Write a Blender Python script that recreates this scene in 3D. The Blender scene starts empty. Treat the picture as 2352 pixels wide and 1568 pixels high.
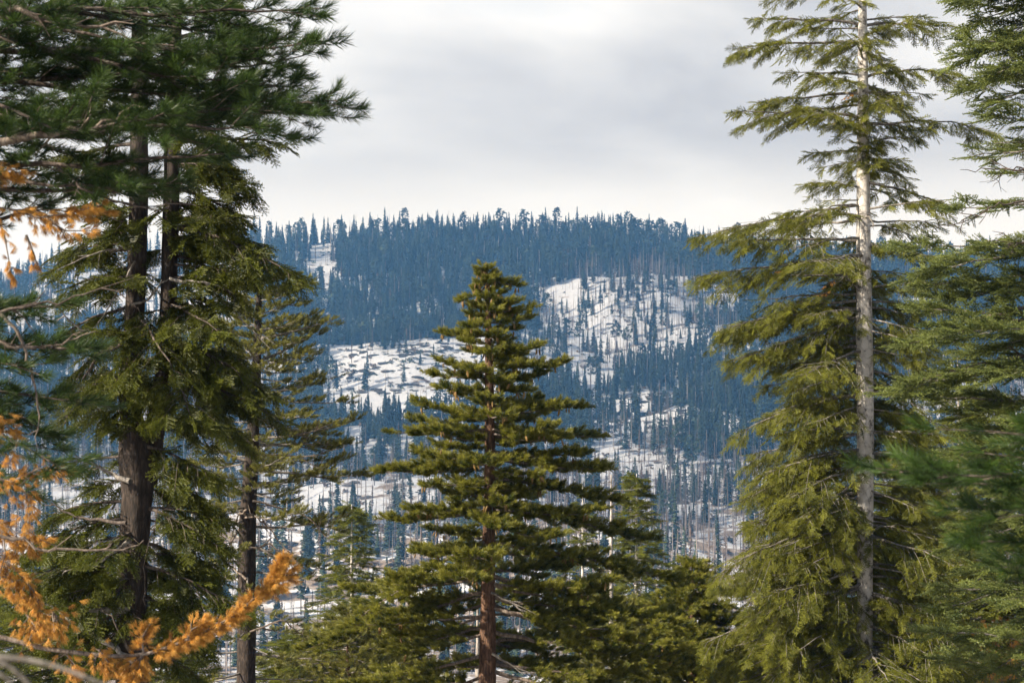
import bpy, math
import numpy as np
from mathutils import Vector, Matrix

# ------------------------------------------------------------------ camera, sky, sun
SC = bpy.context.scene
COL = SC.collection
W, H = 2352.0, 1568.0            # measuring frame of the photograph
F = 1.6 * W                      # focal length in those units
HOR = 900.0                      # row of the horizon
PITCH = math.atan((HOR - H / 2) / F)
cam_data = bpy.data.cameras.new("camera")
cam = bpy.data.objects.new("camera", cam_data)
COL.objects.link(cam)
cam_data.sensor_width = 36.0
cam_data.lens = 57.6
cam_data.clip_start = 0.1
cam_data.clip_end = 20000
cam.rotation_euler = (math.pi / 2 + PITCH, 0, 0)
cam_data.dof.use_dof = True
cam_data.dof.focus_distance = 42
cam_data.dof.aperture_fstop = 4.0
SC.camera = cam

SUN_EL, SUN_AZ = math.radians(31), math.radians(-114)   # azimuth from +Y (view direction), negative = left
sun_dir = Vector((math.sin(SUN_AZ) * math.cos(SUN_EL), math.cos(SUN_AZ) * math.cos(SUN_EL), math.sin(SUN_EL)))

world = bpy.data.worlds.new("World")
SC.world = world
world.use_nodes = True
nt = world.node_tree
nt.nodes.clear()
def N(nt, t, **kw):
    n = nt.nodes.new(t)
    for k, v in kw.items():
        if k.startswith("_"):
            n.inputs[k[1:].replace("_", " ")].default_value = v
        else:
            setattr(n, k, v)
    return n
def ramp(nt, stops, fac=None):
    r = nt.nodes.new("ShaderNodeValToRGB")
    e = r.color_ramp.elements
    while len(e) < len(stops): e.new(0.5)
    for i, (p, c) in enumerate(stops):
        e[i].position = p
        e[i].color = (*c, 1) if len(c) == 3 else c
    if fac is not None: nt.links.new(fac, r.inputs[0])
    return r
sky = N(nt, "ShaderNodeTexSky", sky_type="NISHITA", sun_disc=False, sun_elevation=SUN_EL, sun_rotation=SUN_AZ, air_density=1.0, dust_density=0.6)
tc = N(nt, "ShaderNodeTexCoord")
mp = N(nt, "ShaderNodeMapping"); mp.inputs["Scale"].default_value = (1, 1, 2.6); mp.inputs["Location"].default_value = (0.35, 0.2, 0.08)
nt.links.new(tc.outputs["Generated"], mp.inputs[0])
n1 = N(nt, "ShaderNodeTexNoise", _Scale=3.4, _Detail=7.0, _Roughness=0.5, _Distortion=0.4)
nt.links.new(mp.outputs[0], n1.inputs["Vector"])
cl = ramp(nt, [(0.38, (0.255, 0.258, 0.276)), (0.47, (0.315, 0.316, 0.328)), (0.56, (0.38, 0.378, 0.38)), (0.66, (0.46, 0.455, 0.45))], n1.outputs[0])
sep = N(nt, "ShaderNodeSeparateXYZ"); nt.links.new(tc.outputs["Generated"], sep.inputs[0])
wob = N(nt, "ShaderNodeMath", operation="MULTIPLY_ADD"); wob.inputs[1].default_value = 0.10
nt.links.new(n1.outputs[0], wob.inputs[0]); nt.links.new(sep.outputs[2], wob.inputs[2])
hz = N(nt, "ShaderNodeMapRange", interpolation_type="SMOOTHSTEP"); hz.inputs[1].default_value = 0.145; hz.inputs[2].default_value = 0.195
hz.inputs[3].default_value = 1; hz.inputs[4].default_value = 0
nt.links.new(wob.outputs[0], hz.inputs[0])
mxh = N(nt, "ShaderNodeMix", data_type="RGBA"); mxh.inputs[7].default_value = (0.455, 0.44, 0.42, 1)
nt.links.new(hz.outputs[0], mxh.inputs[0]); nt.links.new(cl.outputs[0], mxh.inputs[6])
# broken cloud: higher up the blue shows between
n2 = N(nt, "ShaderNodeTexNoise", _Scale=1.6, _Detail=4.0, _Roughness=0.5)
nt.links.new(mp.outputs[0], n2.inputs["Vector"])
cov = N(nt, "ShaderNodeMath", operation="MULTIPLY_ADD"); cov.inputs[1].default_value = 0.75
nt.links.new(sep.outputs[2], cov.inputs[0]); nt.links.new(n2.outputs[0], cov.inputs[2])
gap = ramp(nt, [(0.72, (0, 0, 0)), (0.95, (1, 1, 1))], cov.outputs[0])
skm = N(nt, "ShaderNodeVectorMath", operation="SCALE"); skm.inputs[3].default_value = 0.06
nt.links.new(sky.outputs[0], skm.inputs[0])
mx = N(nt, "ShaderNodeMix", data_type="RGBA")
nt.links.new(gap.outputs[0], mx.inputs[0]); nt.links.new(mxh.outputs[2], mx.inputs[6]); nt.links.new(skm.outputs[0], mx.inputs[7])
bg = N(nt, "ShaderNodeBackground"); bg.inputs[1].default_value = 1.0
nt.links.new(mx.outputs[2], bg.inputs[0])
wo = N(nt, "ShaderNodeOutputWorld"); nt.links.new(bg.outputs[0], wo.inputs[0])

sl = bpy.data.lights.new("sun", "SUN"); sl.energy = 5.0; sl.angle = math.radians(0.6); sl.color = (1.0, 0.90, 0.76)
so = bpy.data.objects.new("sun", sl); COL.objects.link(so)
so.rotation_euler = (-sun_dir).to_track_quat("-Z", "Y").to_euler()

SC.view_settings.view_transform = "Standard"
SC.view_settings.look = "None"
SC.view_settings.exposure = 1.15
SC.view_settings.gamma = 1.0
SC.render.engine = "CYCLES"
SC.cycles.max_bounces = 6
SC.cycles.diffuse_bounces = 3
SC.cycles.transmission_bounces = 3
SC.cycles.volume_bounces = 1
SC.cycles.use_denoising = True

rng = np.random.default_rng(7)
U = lambda a, b: float(rng.uniform(a, b))
cp, sp = math.cos(PITCH), math.sin(PITCH)
def P(xv, yv, d):
    """the point d metres in front of the camera that shows at (xv, yv) in the measuring frame"""
    a, b = (xv - W / 2) / F, -(yv - H / 2) / F
    y, z = cp - b * sp, sp + b * cp
    return np.array([a * d / y, d, z * d / y])
def row_col(x, y, z):
    dep = y * cp + z * sp
    b = (-y * sp + z * cp) / dep
    return W / 2 + x / dep * F, H / 2 - b * F

def link(o, parent=None):
    COL.objects.link(o)
    if parent is not None: o.parent = parent
    return o
def tag(o, label=None, cat=None, group=None, kind=None):
    if label: o["label"] = label
    if cat: o["category"] = cat
    if group: o["group"] = group
    if kind: o["kind"] = kind
    return o

# ------------------------------------------------------------------ mesh collector
class MB:
    def __init__(s): s.v = []; s.q = []; s.t = []; s.n = 0; s.tv = []
    def add(s, v, q=None, t=None, tint=None):
        s.v.append(np.asarray(v, float).reshape(-1, 3))
        if q is not None and len(q): s.q.append(np.asarray(q, int) + s.n)
        if t is not None and len(t): s.t.append(np.asarray(t, int) + s.n)
        k = len(s.v[-1])
        s.tv.append(np.full(k, 0.5) if tint is None else np.broadcast_to(tint, (k,)))
        s.n += k
    def tube(s, pts, rad, k=5, tint=None, cap=False):
        pts = np.asarray(pts, float); n = len(pts); rad = np.broadcast_to(rad, (n,)).astype(float)
        tg = np.gradient(pts, axis=0); tg /= np.linalg.norm(tg, axis=1)[:, None] + 1e-9
        ref = np.array([0, 0, 1.0]) if abs(tg[0][2]) < 0.9 else np.array([0, 1.0, 0])
        a = np.cross(tg, ref); a /= np.linalg.norm(a, axis=1)[:, None] + 1e-9
        b = np.cross(tg, a)
        an = np.arange(k) * 2 * math.pi / k
        v = pts[:, None] + rad[:, None, None] * (a[:, None] * np.cos(an)[None, :, None] + b[:, None] * np.sin(an)[None, :, None])
        i = np.arange(n - 1)[:, None] * k; j = np.arange(k)[None]
        q = np.stack([i + j, i + (j + 1) % k, i + k + (j + 1) % k, i + k + j], -1).reshape(-1, 4)
        s.add(v.reshape(-1, 3), q, tint=tint)
    def mesh(s, name, mats, smooth=False, matidx=None):
        me = bpy.data.meshes.new(name)
        v = np.concatenate(s.v) if s.v else np.zeros((0, 3))
        q = np.concatenate(s.q) if s.q else np.zeros((0, 4), int)
        t = np.concatenate(s.t) if s.t else np.zeros((0, 3), int)
        me.vertices.add(len(v)); me.vertices.foreach_set("co", v.ravel())
        me.loops.add(q.size + t.size); me.loops.foreach_set("vertex_index", np.concatenate([q.ravel(), t.ravel()]).astype(np.int32))
        me.polygons.add(len(q) + len(t))
        me.polygons.foreach_set("loop_start", np.concatenate([np.arange(len(q)) * 4, q.size + np.arange(len(t)) * 3]).astype(np.int32))
        a = me.attributes.new("tint", "FLOAT", "POINT"); a.data.foreach_set("value", np.concatenate(s.tv).astype(np.float32) if s.tv else [])
        me.update(calc_edges=True)
        me.polygons.foreach_set("use_smooth", np.full(len(me.polygons), smooth))
        for m in mats: me.materials.append(m)
        me.validate()
        return me
    def obj(s, name, mat, parent=None, smooth=False):
        return link(bpy.data.objects.new(name, s.mesh(name, [mat], smooth)), parent)

# ------------------------------------------------------------------ materials
def new_mat(name):
    m = bpy.data.materials.new(name); m.use_nodes = True
    m.node_tree.nodes.clear()
    return m, m.node_tree
def needle_mat(name, dark, light, transl=0.35, tipc=None):
    m, t = new_mat(name)
    oi = N(t, "ShaderNodeObjectInfo")
    cr = ramp(t, [(0.0, dark), (0.75, light), (1.0, tuple(min(1, c * 1.25) for c in light))], oi.outputs["Random"])
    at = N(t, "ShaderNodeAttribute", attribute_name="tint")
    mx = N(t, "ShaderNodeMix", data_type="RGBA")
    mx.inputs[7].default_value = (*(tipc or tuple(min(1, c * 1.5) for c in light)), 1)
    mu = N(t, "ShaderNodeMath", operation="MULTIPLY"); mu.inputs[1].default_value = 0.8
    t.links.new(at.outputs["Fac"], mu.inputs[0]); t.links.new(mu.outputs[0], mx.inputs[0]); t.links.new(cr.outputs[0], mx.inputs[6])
    pb = N(t, "ShaderNodeBsdfPrincipled", _Roughness=0.48)
    pb.inputs["Specular IOR Level"].default_value = 0.35
    t.links.new(mx.outputs[2], pb.inputs["Base Color"])
    tl = N(t, "ShaderNodeBsdfTranslucent"); t.links.new(mx.outputs[2], tl.inputs[0])
    ms = N(t, "ShaderNodeMixShader"); ms.inputs[0].default_value = transl
    t.links.new(pb.outputs[0], ms.inputs[1]); t.links.new(tl.outputs[0], ms.inputs[2])
    o = N(t, "ShaderNodeOutputMaterial"); t.links.new(ms.outputs[0], o.inputs[0])
    return m
def bark_mat(name, c0, c1, c2, sc=(9, 9, 2.2), bump=0.5, spot=0.5, dist=0.03, crk=0.8):
    m, t = new_mat(name)
    g = N(t, "ShaderNodeNewGeometry")
    mp = N(t, "ShaderNodeMapping"); mp.inputs["Scale"].default_value = sc
    t.links.new(g.outputs["Position"], mp.inputs[0])
    a = N(t, "ShaderNodeTexNoise", _Scale=2.2, _Detail=7.0, _Roughness=0.68); t.links.new(mp.outputs[0], a.inputs["Vector"])
    v = N(t, "ShaderNodeTexVoronoi", feature="DISTANCE_TO_EDGE", _Scale=1.6); t.links.new(mp.outputs[0], v.inputs["Vector"])
    cr = ramp(t, [(0.34, c0), (spot, c1), (0.68, c2)], a.outputs[0])
    er = ramp(t, [(0.0, (0.45, 0.45, 0.45)), (0.12, (1, 1, 1))], v.outputs[0])
    mx = N(t, "ShaderNodeMix", data_type="RGBA", blend_type="MULTIPLY"); mx.inputs[0].default_value = crk
    t.links.new(cr.outputs[0], mx.inputs[6]); t.links.new(er.outputs[0], mx.inputs[7])
    ad = N(t, "ShaderNodeMath", operation="MULTIPLY_ADD"); ad.inputs[1].default_value = 0.5
    t.links.new(er.outputs[0], ad.inputs[0]); t.links.new(a.outputs[0], ad.inputs[2])
    bp = N(t, "ShaderNodeBump"); bp.inputs["Strength"].default_value = bump; bp.inputs["Distance"].default_value = dist
    t.links.new(ad.outputs[0], bp.inputs["Height"])
    pb = N(t, "ShaderNodeBsdfPrincipled", _Roughness=0.9)
    t.links.new(mx.outputs[2], pb.inputs["Base Color"]); t.links.new(bp.outputs[0], pb.inputs["Normal"])
    o = N(t, "ShaderNodeOutputMaterial"); t.links.new(pb.outputs[0], o.inputs[0])
    return m
M = {
 "bark_dark": bark_mat("dark_brown_bark", (0.010, 0.007, 0.005), (0.030, 0.020, 0.014), (0.075, 0.054, 0.042)),
 "bark_red": bark_mat("red_brown_bark", (0.035, 0.017, 0.009), (0.12, 0.062, 0.034), (0.22, 0.13, 0.08)),
 "bark_pale": bark_mat("pale_grey_bark", (0.07, 0.06, 0.052), (0.60, 0.56, 0.51), (0.74, 0.70, 0.65), sc=(3.2, 3.2, 2.6), spot=0.48, bump=0.3, crk=0.35),
 "bark_white": bark_mat("bleached_wood", (0.20, 0.17, 0.15), (0.42, 0.38, 0.34), (0.56, 0.52, 0.48), sc=(7, 7, 2), bump=0.2),
 "twig_dark": bark_mat("dark_twig_bark", (0.035, 0.026, 0.02), (0.09, 0.068, 0.054), (0.17, 0.14, 0.12), bump=0.2),
 "twig_grey": bark_mat("grey_twig_bark", (0.09, 0.078, 0.065), (0.20, 0.18, 0.155), (0.33, 0.30, 0.27), bump=0.2),
 "twig_tan": bark_mat("tan_twig_bark", (0.08, 0.058, 0.043), (0.18, 0.14, 0.11), (0.30, 0.25, 0.205), bump=0.2),
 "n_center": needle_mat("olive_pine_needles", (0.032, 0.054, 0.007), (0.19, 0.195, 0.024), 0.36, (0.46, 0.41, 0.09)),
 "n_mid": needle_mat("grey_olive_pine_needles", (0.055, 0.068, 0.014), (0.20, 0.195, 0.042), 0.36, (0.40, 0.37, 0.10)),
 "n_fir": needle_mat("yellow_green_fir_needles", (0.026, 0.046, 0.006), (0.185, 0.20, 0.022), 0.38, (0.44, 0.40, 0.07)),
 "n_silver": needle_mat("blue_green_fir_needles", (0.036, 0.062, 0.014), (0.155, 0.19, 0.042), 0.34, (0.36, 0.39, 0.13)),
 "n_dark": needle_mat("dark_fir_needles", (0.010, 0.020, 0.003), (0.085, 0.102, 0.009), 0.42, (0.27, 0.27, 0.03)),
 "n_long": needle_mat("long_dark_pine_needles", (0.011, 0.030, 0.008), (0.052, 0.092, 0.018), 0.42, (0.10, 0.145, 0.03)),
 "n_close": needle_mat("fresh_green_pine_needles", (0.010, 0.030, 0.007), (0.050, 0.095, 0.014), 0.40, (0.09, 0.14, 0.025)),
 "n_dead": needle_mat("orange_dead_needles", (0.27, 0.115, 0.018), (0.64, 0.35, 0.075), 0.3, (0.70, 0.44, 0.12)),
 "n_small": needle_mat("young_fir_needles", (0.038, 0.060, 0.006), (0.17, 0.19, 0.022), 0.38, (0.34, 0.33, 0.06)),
}
def plain(name, c, rough=0.8, var=0.0, spec=0.3):
    m, t = new_mat(name)
    pb = N(t, "ShaderNodeBsdfPrincipled", _Roughness=rough); pb.inputs["Specular IOR Level"].default_value = spec
    oi = N(t, "ShaderNodeObjectInfo")
    g = N(t, "ShaderNodeNewGeometry"); nz = N(t, "ShaderNodeTexNoise", _Scale=0.6, _Detail=4.0); t.links.new(g.outputs["Position"], nz.inputs["Vector"])
    ad = N(t, "ShaderNodeMath", operation="ADD"); t.links.new(oi.outputs["Random"], ad.inputs[0]); t.links.new(nz.outputs[0], ad.inputs[1])
    cr = ramp(t, [(0.2, tuple(x * (1 - var) for x in c)), (1.0, tuple(min(1, x * (1 + var)) for x in c))])
    hf = N(t, "ShaderNodeMath", operation="MULTIPLY"); hf.inputs[1].default_value = 0.6
    t.links.new(ad.outputs[0], hf.inputs[0]); t.links.new(hf.outputs[0], cr.inputs[0])
    t.links.new(cr.outputs[0], pb.inputs["Base Color"])
    o = N(t, "ShaderNodeOutputMaterial"); t.links.new(pb.outputs[0], o.inputs[0])
    return m
M["far_crown"] = plain("far_conifer_needles", (0.034, 0.048, 0.028), var=0.8, spec=0.1)
M["far_brown"] = plain("far_dying_needles", (0.13, 0.095, 0.07), var=0.4, spec=0.1)
M["far_trunk"] = plain("far_bark", (0.07, 0.055, 0.045), var=0.4, spec=0.1)
M["far_snag"] = plain("charred_snag_wood", (0.17, 0.145, 0.135), var=0.7, spec=0.1)
M["far_snag_pale"] = plain("bleached_snag_wood", (0.36, 0.31, 0.28), var=0.35, spec=0.1)
M["rock"] = plain("grey_rock", (0.07, 0.063, 0.056), var=0.45, spec=0.15)
M["cone"] = plain("golden_cone_scales", (0.20, 0.125, 0.042), rough=0.6, var=0.35)

# ------------------------------------------------------------------ terrain
dk = np.array([-400, -100, 0, 40, 300, 420, 520, 1000, 1300], float)
zk = np.array([60, 16, -1.75, -12, -82, -97, -90, -53, 0], float)
_dd = np.arange(-400, 1301, 5.0)
_zz = np.interp(_dd, dk, zk)
_kn = np.exp(-np.linspace(-2, 2, 13) ** 2); _kn /= _kn.sum()
_zs = np.convolve(np.pad(_zz, 6, mode="edge"), _kn, "valid")
RC = np.array([-1500, -400, 0, 120, 250, 400, 600, 900, 1100, 1400, 1600, 1750, 2000, 2352, 2800, 4000], float)
RR = np.array([790, 730, 668, 625, 600, 580, 558, 546, 540, 547, 568, 590, 604, 612, 650, 700], float)
_ph = rng.uniform(0, 6.28, (9, 2)); _an = rng.uniform(0, 6.28, 9); _fr = np.array([260, 190, 140, 95, 70, 52, 36, 27, 19.0])
def wavy(x, d):
    z = 0
    for i in range(9):
        u = (x * math.cos(_an[i]) + d * math.sin(_an[i])) / _fr[i] * 6.283 + _ph[i][0]
        w = (-x * math.sin(_an[i]) + d * math.cos(_an[i])) / (_fr[i] * 1.3) * 6.283 + _ph[i][1]
        z = z + _fr[i] * np.sin(u) * np.cos(w)
    return z
BUMPS = [(-110, 1372, 120, 55, 21), (20, 1380, 90, 50, 12), (135, 1612, 120, 60, 20), (95, 1175, 55, 36, 13), (200, 1440, 90, 50, 12), (-150, 960, 160, 45, 7), (-95, 800, 110, 40, 7), (130, 1010, 90, 35, 6), (-330, 1180, 90, 60, 14)]
def ground_z(x, d):
    x = np.asarray(x, float); d = np.asarray(d, float)
    z = np.interp(d, _dd, _zs)
    zr = (HOR - np.interp(W / 2 + x / 1900 * F, RC, RR)) / F * 1900
    t = np.clip((d - 1300) / 600, 0, 1)
    up = np.where(d > 1900, zr - (d - 1900) * 0.28 + 20 * np.exp(-((d - 1900) / 30) ** 2) - 20 , zr * (0.88 * t + 0.12 * t * t * (3 - 2 * t)))
    z = z + np.where(d > 1300, up, 0)
    for bx, bd, wx, wd, A in BUMPS:
        z = z + A * np.exp(-((x - bx) / wx) ** 2 - ((d - bd) / wd) ** 2)
    k = np.clip((d - 350) / 400, 0, 1) * np.clip(1 - np.abs(d - 1900) / 180, 0, 0.65) * 0 + np.clip((d - 350) / 400, 0, 1) * (1 - 0.75 * np.exp(-((d - 1900) / 120) ** 2))
    return z + k * 0.022 * wavy(x, d)

def snow_material():
    m, t = new_mat("snow_and_bare_ground")
    g = N(t, "ShaderNodeNewGeometry")
    mp = N(t, "ShaderNodeMapping"); mp.inputs["Scale"].default_value = (0.035, 0.07, 0.07); t.links.new(g.outputs["Position"], mp.inputs[0])
    a = N(t, "ShaderNodeTexNoise", _Scale=1.0, _Detail=9.0, _Roughness=0.62); t.links.new(mp.outputs[0], a.inputs["Vector"])
    s = N(t, "ShaderNodeSeparateXYZ"); t.links.new(g.outputs["Position"], s.inputs[0])
    near = N(t, "ShaderNodeMapRange"); near.inputs[1].default_value = 450; near.inputs[2].default_value = 1250; near.inputs[3].default_value = 0.13; near.inputs[4].default_value = -0.07
    t.links.new(s.outputs[1], near.inputs[0])
    ad = N(t, "ShaderNodeMath", operation="ADD"); t.links.new(a.outputs[0], ad.inputs[0]); t.links.new(near.outputs[0], ad.inputs[1])
    msk = ramp(t, [(0.545, (0, 0, 0)), (0.60, (1, 1, 1))], ad.outputs[0])
    b = N(t, "ShaderNodeTexNoise", _Scale=0.35, _Detail=8.0, _Roughness=0.7); t.links.new(g.outputs["Position"], b.inputs["Vector"])
    dirt = ramp(t, [(0.3, (0.10, 0.075, 0.055)), (0.55, (0.26, 0.21, 0.17)), (0.75, (0.40, 0.35, 0.30))], b.outputs[0])
    sn = ramp(t, [(0.3, (0.50, 0.52, 0.56)), (0.7, (0.66, 0.67, 0.69))], b.outputs[0])
    mx = N(t, "ShaderNodeMix", data_type="RGBA"); t.links.new(msk.outputs[0], mx.inputs[0]); t.links.new(sn.outputs[0], mx.inputs[6]); t.links.new(dirt.outputs[0], mx.inputs[7])
    bp = N(t, "ShaderNodeBump"); bp.inputs["Strength"].default_value = 0.7; bp.inputs["Distance"].default_value = 2.2
    t.links.new(b.outputs[0], bp.inputs["Height"])
    pb = N(t, "ShaderNodeBsdfPrincipled", _Roughness=0.85); pb.inputs["Specular IOR Level"].default_value = 0.2
    t.links.new(mx.outputs[2], pb.inputs["Base Color"]); t.links.new(bp.outputs[0], pb.inputs["Normal"])
    o = N(t, "ShaderNodeOutputMaterial"); t.links.new(pb.outputs[0], o.inputs[0])
    return m
xs = np.concatenate([np.arange(-3600, -900, 60), np.arange(-900, 900, 9), np.arange(900, 3601, 60)]).astype(float)
ds = np.concatenate([np.arange(-380, 420, 12), np.arange(420, 1960, 7), np.arange(1960, 4200, 50)]).astype(float)
gx, gd = np.meshgrid(xs, ds)
gz = ground_z(gx, gd)
nx = len(xs)
i = np.arange(len(ds) - 1)[:, None] * nx; j = np.arange(nx - 1)[None]
mb = MB(); mb.add(np.stack([gx, gd, gz], -1).reshape(-1, 3), np.stack([i + j, i + j + 1, i + nx + j + 1, i + nx + j], -1).reshape(-1, 4))
tag(mb.obj("ground", snow_material(), smooth=True), "snowy valley and mountain ridge with patches of bare earth", kind="structure")

# ------------------------------------------------------------------ haze: one closed box of even air
def haze_box():
    x0, x1, y0, y1, z0, z1 = -3700, 3700, -460, 4260, -640, 262
    v = [(x, y, z) for z in (z0, z1) for y in (y0, y1) for x in (x0, x1)]
    f = [(0, 2, 3, 1), (4, 5, 7, 6), (0, 1, 5, 4), (2, 6, 7, 3), (0, 4, 6, 2), (1, 3, 7, 5)]
    me = bpy.data.meshes.new("haze"); me.from_pydata(v, [], f)
    m, t = new_mat("blue_mountain_haze")
    pv = N(t, "ShaderNodeVolumePrincipled")
    pv.inputs["Color"].default_value = (0.16, 0.43, 0.88, 1)
    pv.inputs["Absorption Color"].default_value = (1, 1, 1, 1)
    pv.inputs["Density"].default_value = 0.00018
    pv.inputs["Anisotropy"].default_value = 0.1
    o = N(t, "ShaderNodeOutputMaterial"); t.links.new(pv.outputs[0], o.inputs["Volume"])
    me.materials.append(m)
    tag(link(bpy.data.objects.new("haze", me)), "thin blue haze in the air of the valley", kind="stuff")
haze_box()
# ------------------------------------------------------------------ thin cloud sheet added out of view to dim the sun on the mountain
def cloud():
    mb = MB(); nu, nv = 72, 24
    u_, v_ = np.meshgrid(np.arange(nu) * 2 * math.pi / nu, np.linspace(-math.pi / 2, math.pi / 2, nv))
    d = np.stack([np.cos(v_) * np.cos(u_), np.cos(v_) * np.sin(u_), np.sin(v_)], -1)
    r = 1 + .07 * np.sin(d[..., 0] * 9 + 2 * np.sin(d[..., 1] * 7)) + .05 * np.sin(d[..., 1] * 17 + d[..., 0] * 11) + .03 * np.sin(d[..., 0] * 31 + d[..., 1] * 23)
    p = d * r[..., None] * np.array([900, 760, 65]) + np.array([-836, 1035, 640])
    i = np.arange(nv - 1)[:, None] * nu; j = np.arange(nu)[None]
    mb.add(p.reshape(-1, 3), np.stack([i + j, i + (j + 1) % nu, i + nu + (j + 1) % nu, i + nu + j], -1).reshape(-1, 4))
    m, t = new_mat("thin_cloud")
    a = N(t, "ShaderNodeBsdfTransparent"); b = N(t, "ShaderNodeBsdfTranslucent"); b.inputs[0].default_value = (.9, .9, .9, 1)
    ms = N(t, "ShaderNodeMixShader"); ms.inputs[0].default_value = 0.30
    t.links.new(a.outputs[0], ms.inputs[1]); t.links.new(b.outputs[0], ms.inputs[2])
    o = N(t, "ShaderNodeOutputMaterial"); t.links.new(ms.outputs[0], o.inputs[0])
    tag(mb.obj("cloud", m, smooth=True), "thin cloudy veil added out of view to shade the mountain", kind="stuff")
cloud()

# ------------------------------------------------------------------ instancing node groups
def proto_collection(name, meshes):
    c = bpy.data.collections.new(name)
    for k, me in enumerate(meshes):
        c.objects.link(bpy.data.objects.new("%s_%02d" % (name, k), me))
    return c
def scatter_group(coll):
    ng = bpy.data.node_groups.new("scatter_" + coll.name, "GeometryNodeTree")
    ng.interface.new_socket("Geometry", in_out="INPUT", socket_type="NodeSocketGeometry")
    ng.interface.new_socket("Geometry", in_out="OUTPUT", socket_type="NodeSocketGeometry")
    gi = ng.nodes.new("NodeGroupInput"); go = ng.nodes.new("NodeGroupOutput")
    ci = ng.nodes.new("GeometryNodeCollectionInfo"); ci.inputs[0].default_value = coll
    ci.inputs["Separate Children"].default_value = True; ci.inputs["Reset Children"].default_value = True
    ip = ng.nodes.new("GeometryNodeInstanceOnPoints"); ip.inputs["Pick Instance"].default_value = True
    def na(nm, ty):
        n = ng.nodes.new("GeometryNodeInputNamedAttribute"); n.data_type = ty; n.inputs[0].default_value = nm
        return n.outputs[0]
    er = ng.nodes.new("FunctionNodeEulerToRotation")
    ng.links.new(na("rot", "FLOAT_VECTOR"), er.inputs[0])
    ng.links.new(gi.outputs[0], ip.inputs["Points"]); ng.links.new(ci.outputs[0], ip.inputs["Instance"])
    ng.links.new(na("pid", "INT"), ip.inputs["Instance Index"]); ng.links.new(er.outputs[0], ip.inputs["Rotation"])
    ng.links.new(na("scl", "FLOAT_VECTOR"), ip.inputs["Scale"])
    ng.links.new(ip.outputs[0], go.inputs[0])
    return ng
def scatter(name, ng, pos, rot, scl, pid, parent=None, label=None):
    me = bpy.data.meshes.new(name); n = len(pos)
    me.vertices.add(n); me.vertices.foreach_set("co", np.asarray(pos, float).ravel())
    for nm, ty, k, arr in (("rot", "FLOAT_VECTOR", "vector", rot), ("scl", "FLOAT_VECTOR", "vector", scl), ("pid", "INT", "value", pid)):
        a = me.attributes.new(nm, ty, "POINT"); a.data.foreach_set(k, np.asarray(arr).astype(np.int32 if ty == "INT" else np.float32).ravel())
    o = link(bpy.data.objects.new(name, me), parent)
    md = o.modifiers.new("scatter", "NODES"); md.node_group = ng
    o["kind"] = "stuff"
    if label: o["label"] = label
    return o
def eulers(Y, Z):
    """rotations whose local +Y is Y and local +Z as near Z as can be"""
    Y = Y / (np.linalg.norm(Y, axis=1)[:, None] + 1e-9)
    X = np.cross(Y, Z); X /= np.linalg.norm(X, axis=1)[:, None] + 1e-9
    Zc = np.cross(X, Y)
    return np.stack([np.arctan2(Y[:, 2], Zc[:, 2]), -np.arcsin(np.clip(X[:, 2], -1, 1)), np.arctan2(X[:, 1], X[:, 0])], -1)

# ------------------------------------------------------------------ needle sprays (about 30 cm each)
def needle(mb, o, d, L, w, tint=0.5):
    d = d / np.linalg.norm(d)
    r = rng.normal(size=3); s = np.cross(d, r); s /= np.linalg.norm(s)
    mid = o + d * L * 0.55
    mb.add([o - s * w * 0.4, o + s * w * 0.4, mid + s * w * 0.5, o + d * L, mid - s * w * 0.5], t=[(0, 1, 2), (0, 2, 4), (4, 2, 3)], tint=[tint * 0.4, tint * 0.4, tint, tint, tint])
def pine_tuft(mat, n=70, shoot=0.2, L=0.085, w=0.006, spread=0.9, droop=0.0):
    mb = MB()
    mb.tube([(0, 0, 0), (0, shoot * 0.6, 0), (0, shoot, 0.01)], [0.006, 0.005, 0.003], 3, tint=0)
    for k in range(n):
        s = k / n
        a = U(0, 2 * math.pi)
        o = np.array([0, shoot * s, 0.01 * s])
        sp_ = spread * U(0.55, 1.15) * (1.0 - 0.55 * s ** 3)
        d = np.array([math.cos(a) * sp_, 0.75, math.sin(a) * sp_ + 0.12 - droop])
        needle(mb, o, d, L * U(0.7, 1.15), w, s ** 3 * 0.8 * U(0.2, 1))
    return mb.mesh("pine_tuft", [mat])
def fir_spray(mat, L=0.34, nl=0.026, w=0.0065, side=6, up=0.35, dense=1.0):
    mb = MB()
    def shoot(o, d, ln, t0):
        d = d / np.linalg.norm(d)
        n = max(3, int(ln / 0.0125 * dense)); sd = np.cross(d, (0, 0, 1.0)); sd /= np.linalg.norm(sd); un = np.cross(sd, d)
        p1 = o + d * ln
        mb.tube([o, p1], [0.004, 0.0025], 3, tint=0.1)
        for k in range(n):
            s = (k + U(0, 1)) / n
            for sg in (-1, 1):
                dd = d * 0.75 + sd * sg * U(0.7, 1.1) + un * U(-0.1, up * 2)
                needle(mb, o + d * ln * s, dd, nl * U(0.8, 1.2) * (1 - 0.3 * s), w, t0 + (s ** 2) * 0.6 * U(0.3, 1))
    shoot(np.zeros(3), np.array([0, 1, U(-0.1, 0.05)]), L, 0)
    for k in range(side):
        s = 0.08 + 0.8 * k / side
        for sg in (-1, 1):
            if U(0, 1) < 0.12: continue
            ln = L * 0.52 * (1 - s * 0.75) * U(0.7, 1.15)
            shoot(np.array([0, L * (s + U(-.03, .03)), 0]), np.array([sg * 0.8, 0.75, U(-0.3, 0.12)]), ln, 0.1)
    return mb.mesh("fir_spray", [mat])
SP = {}
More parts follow.
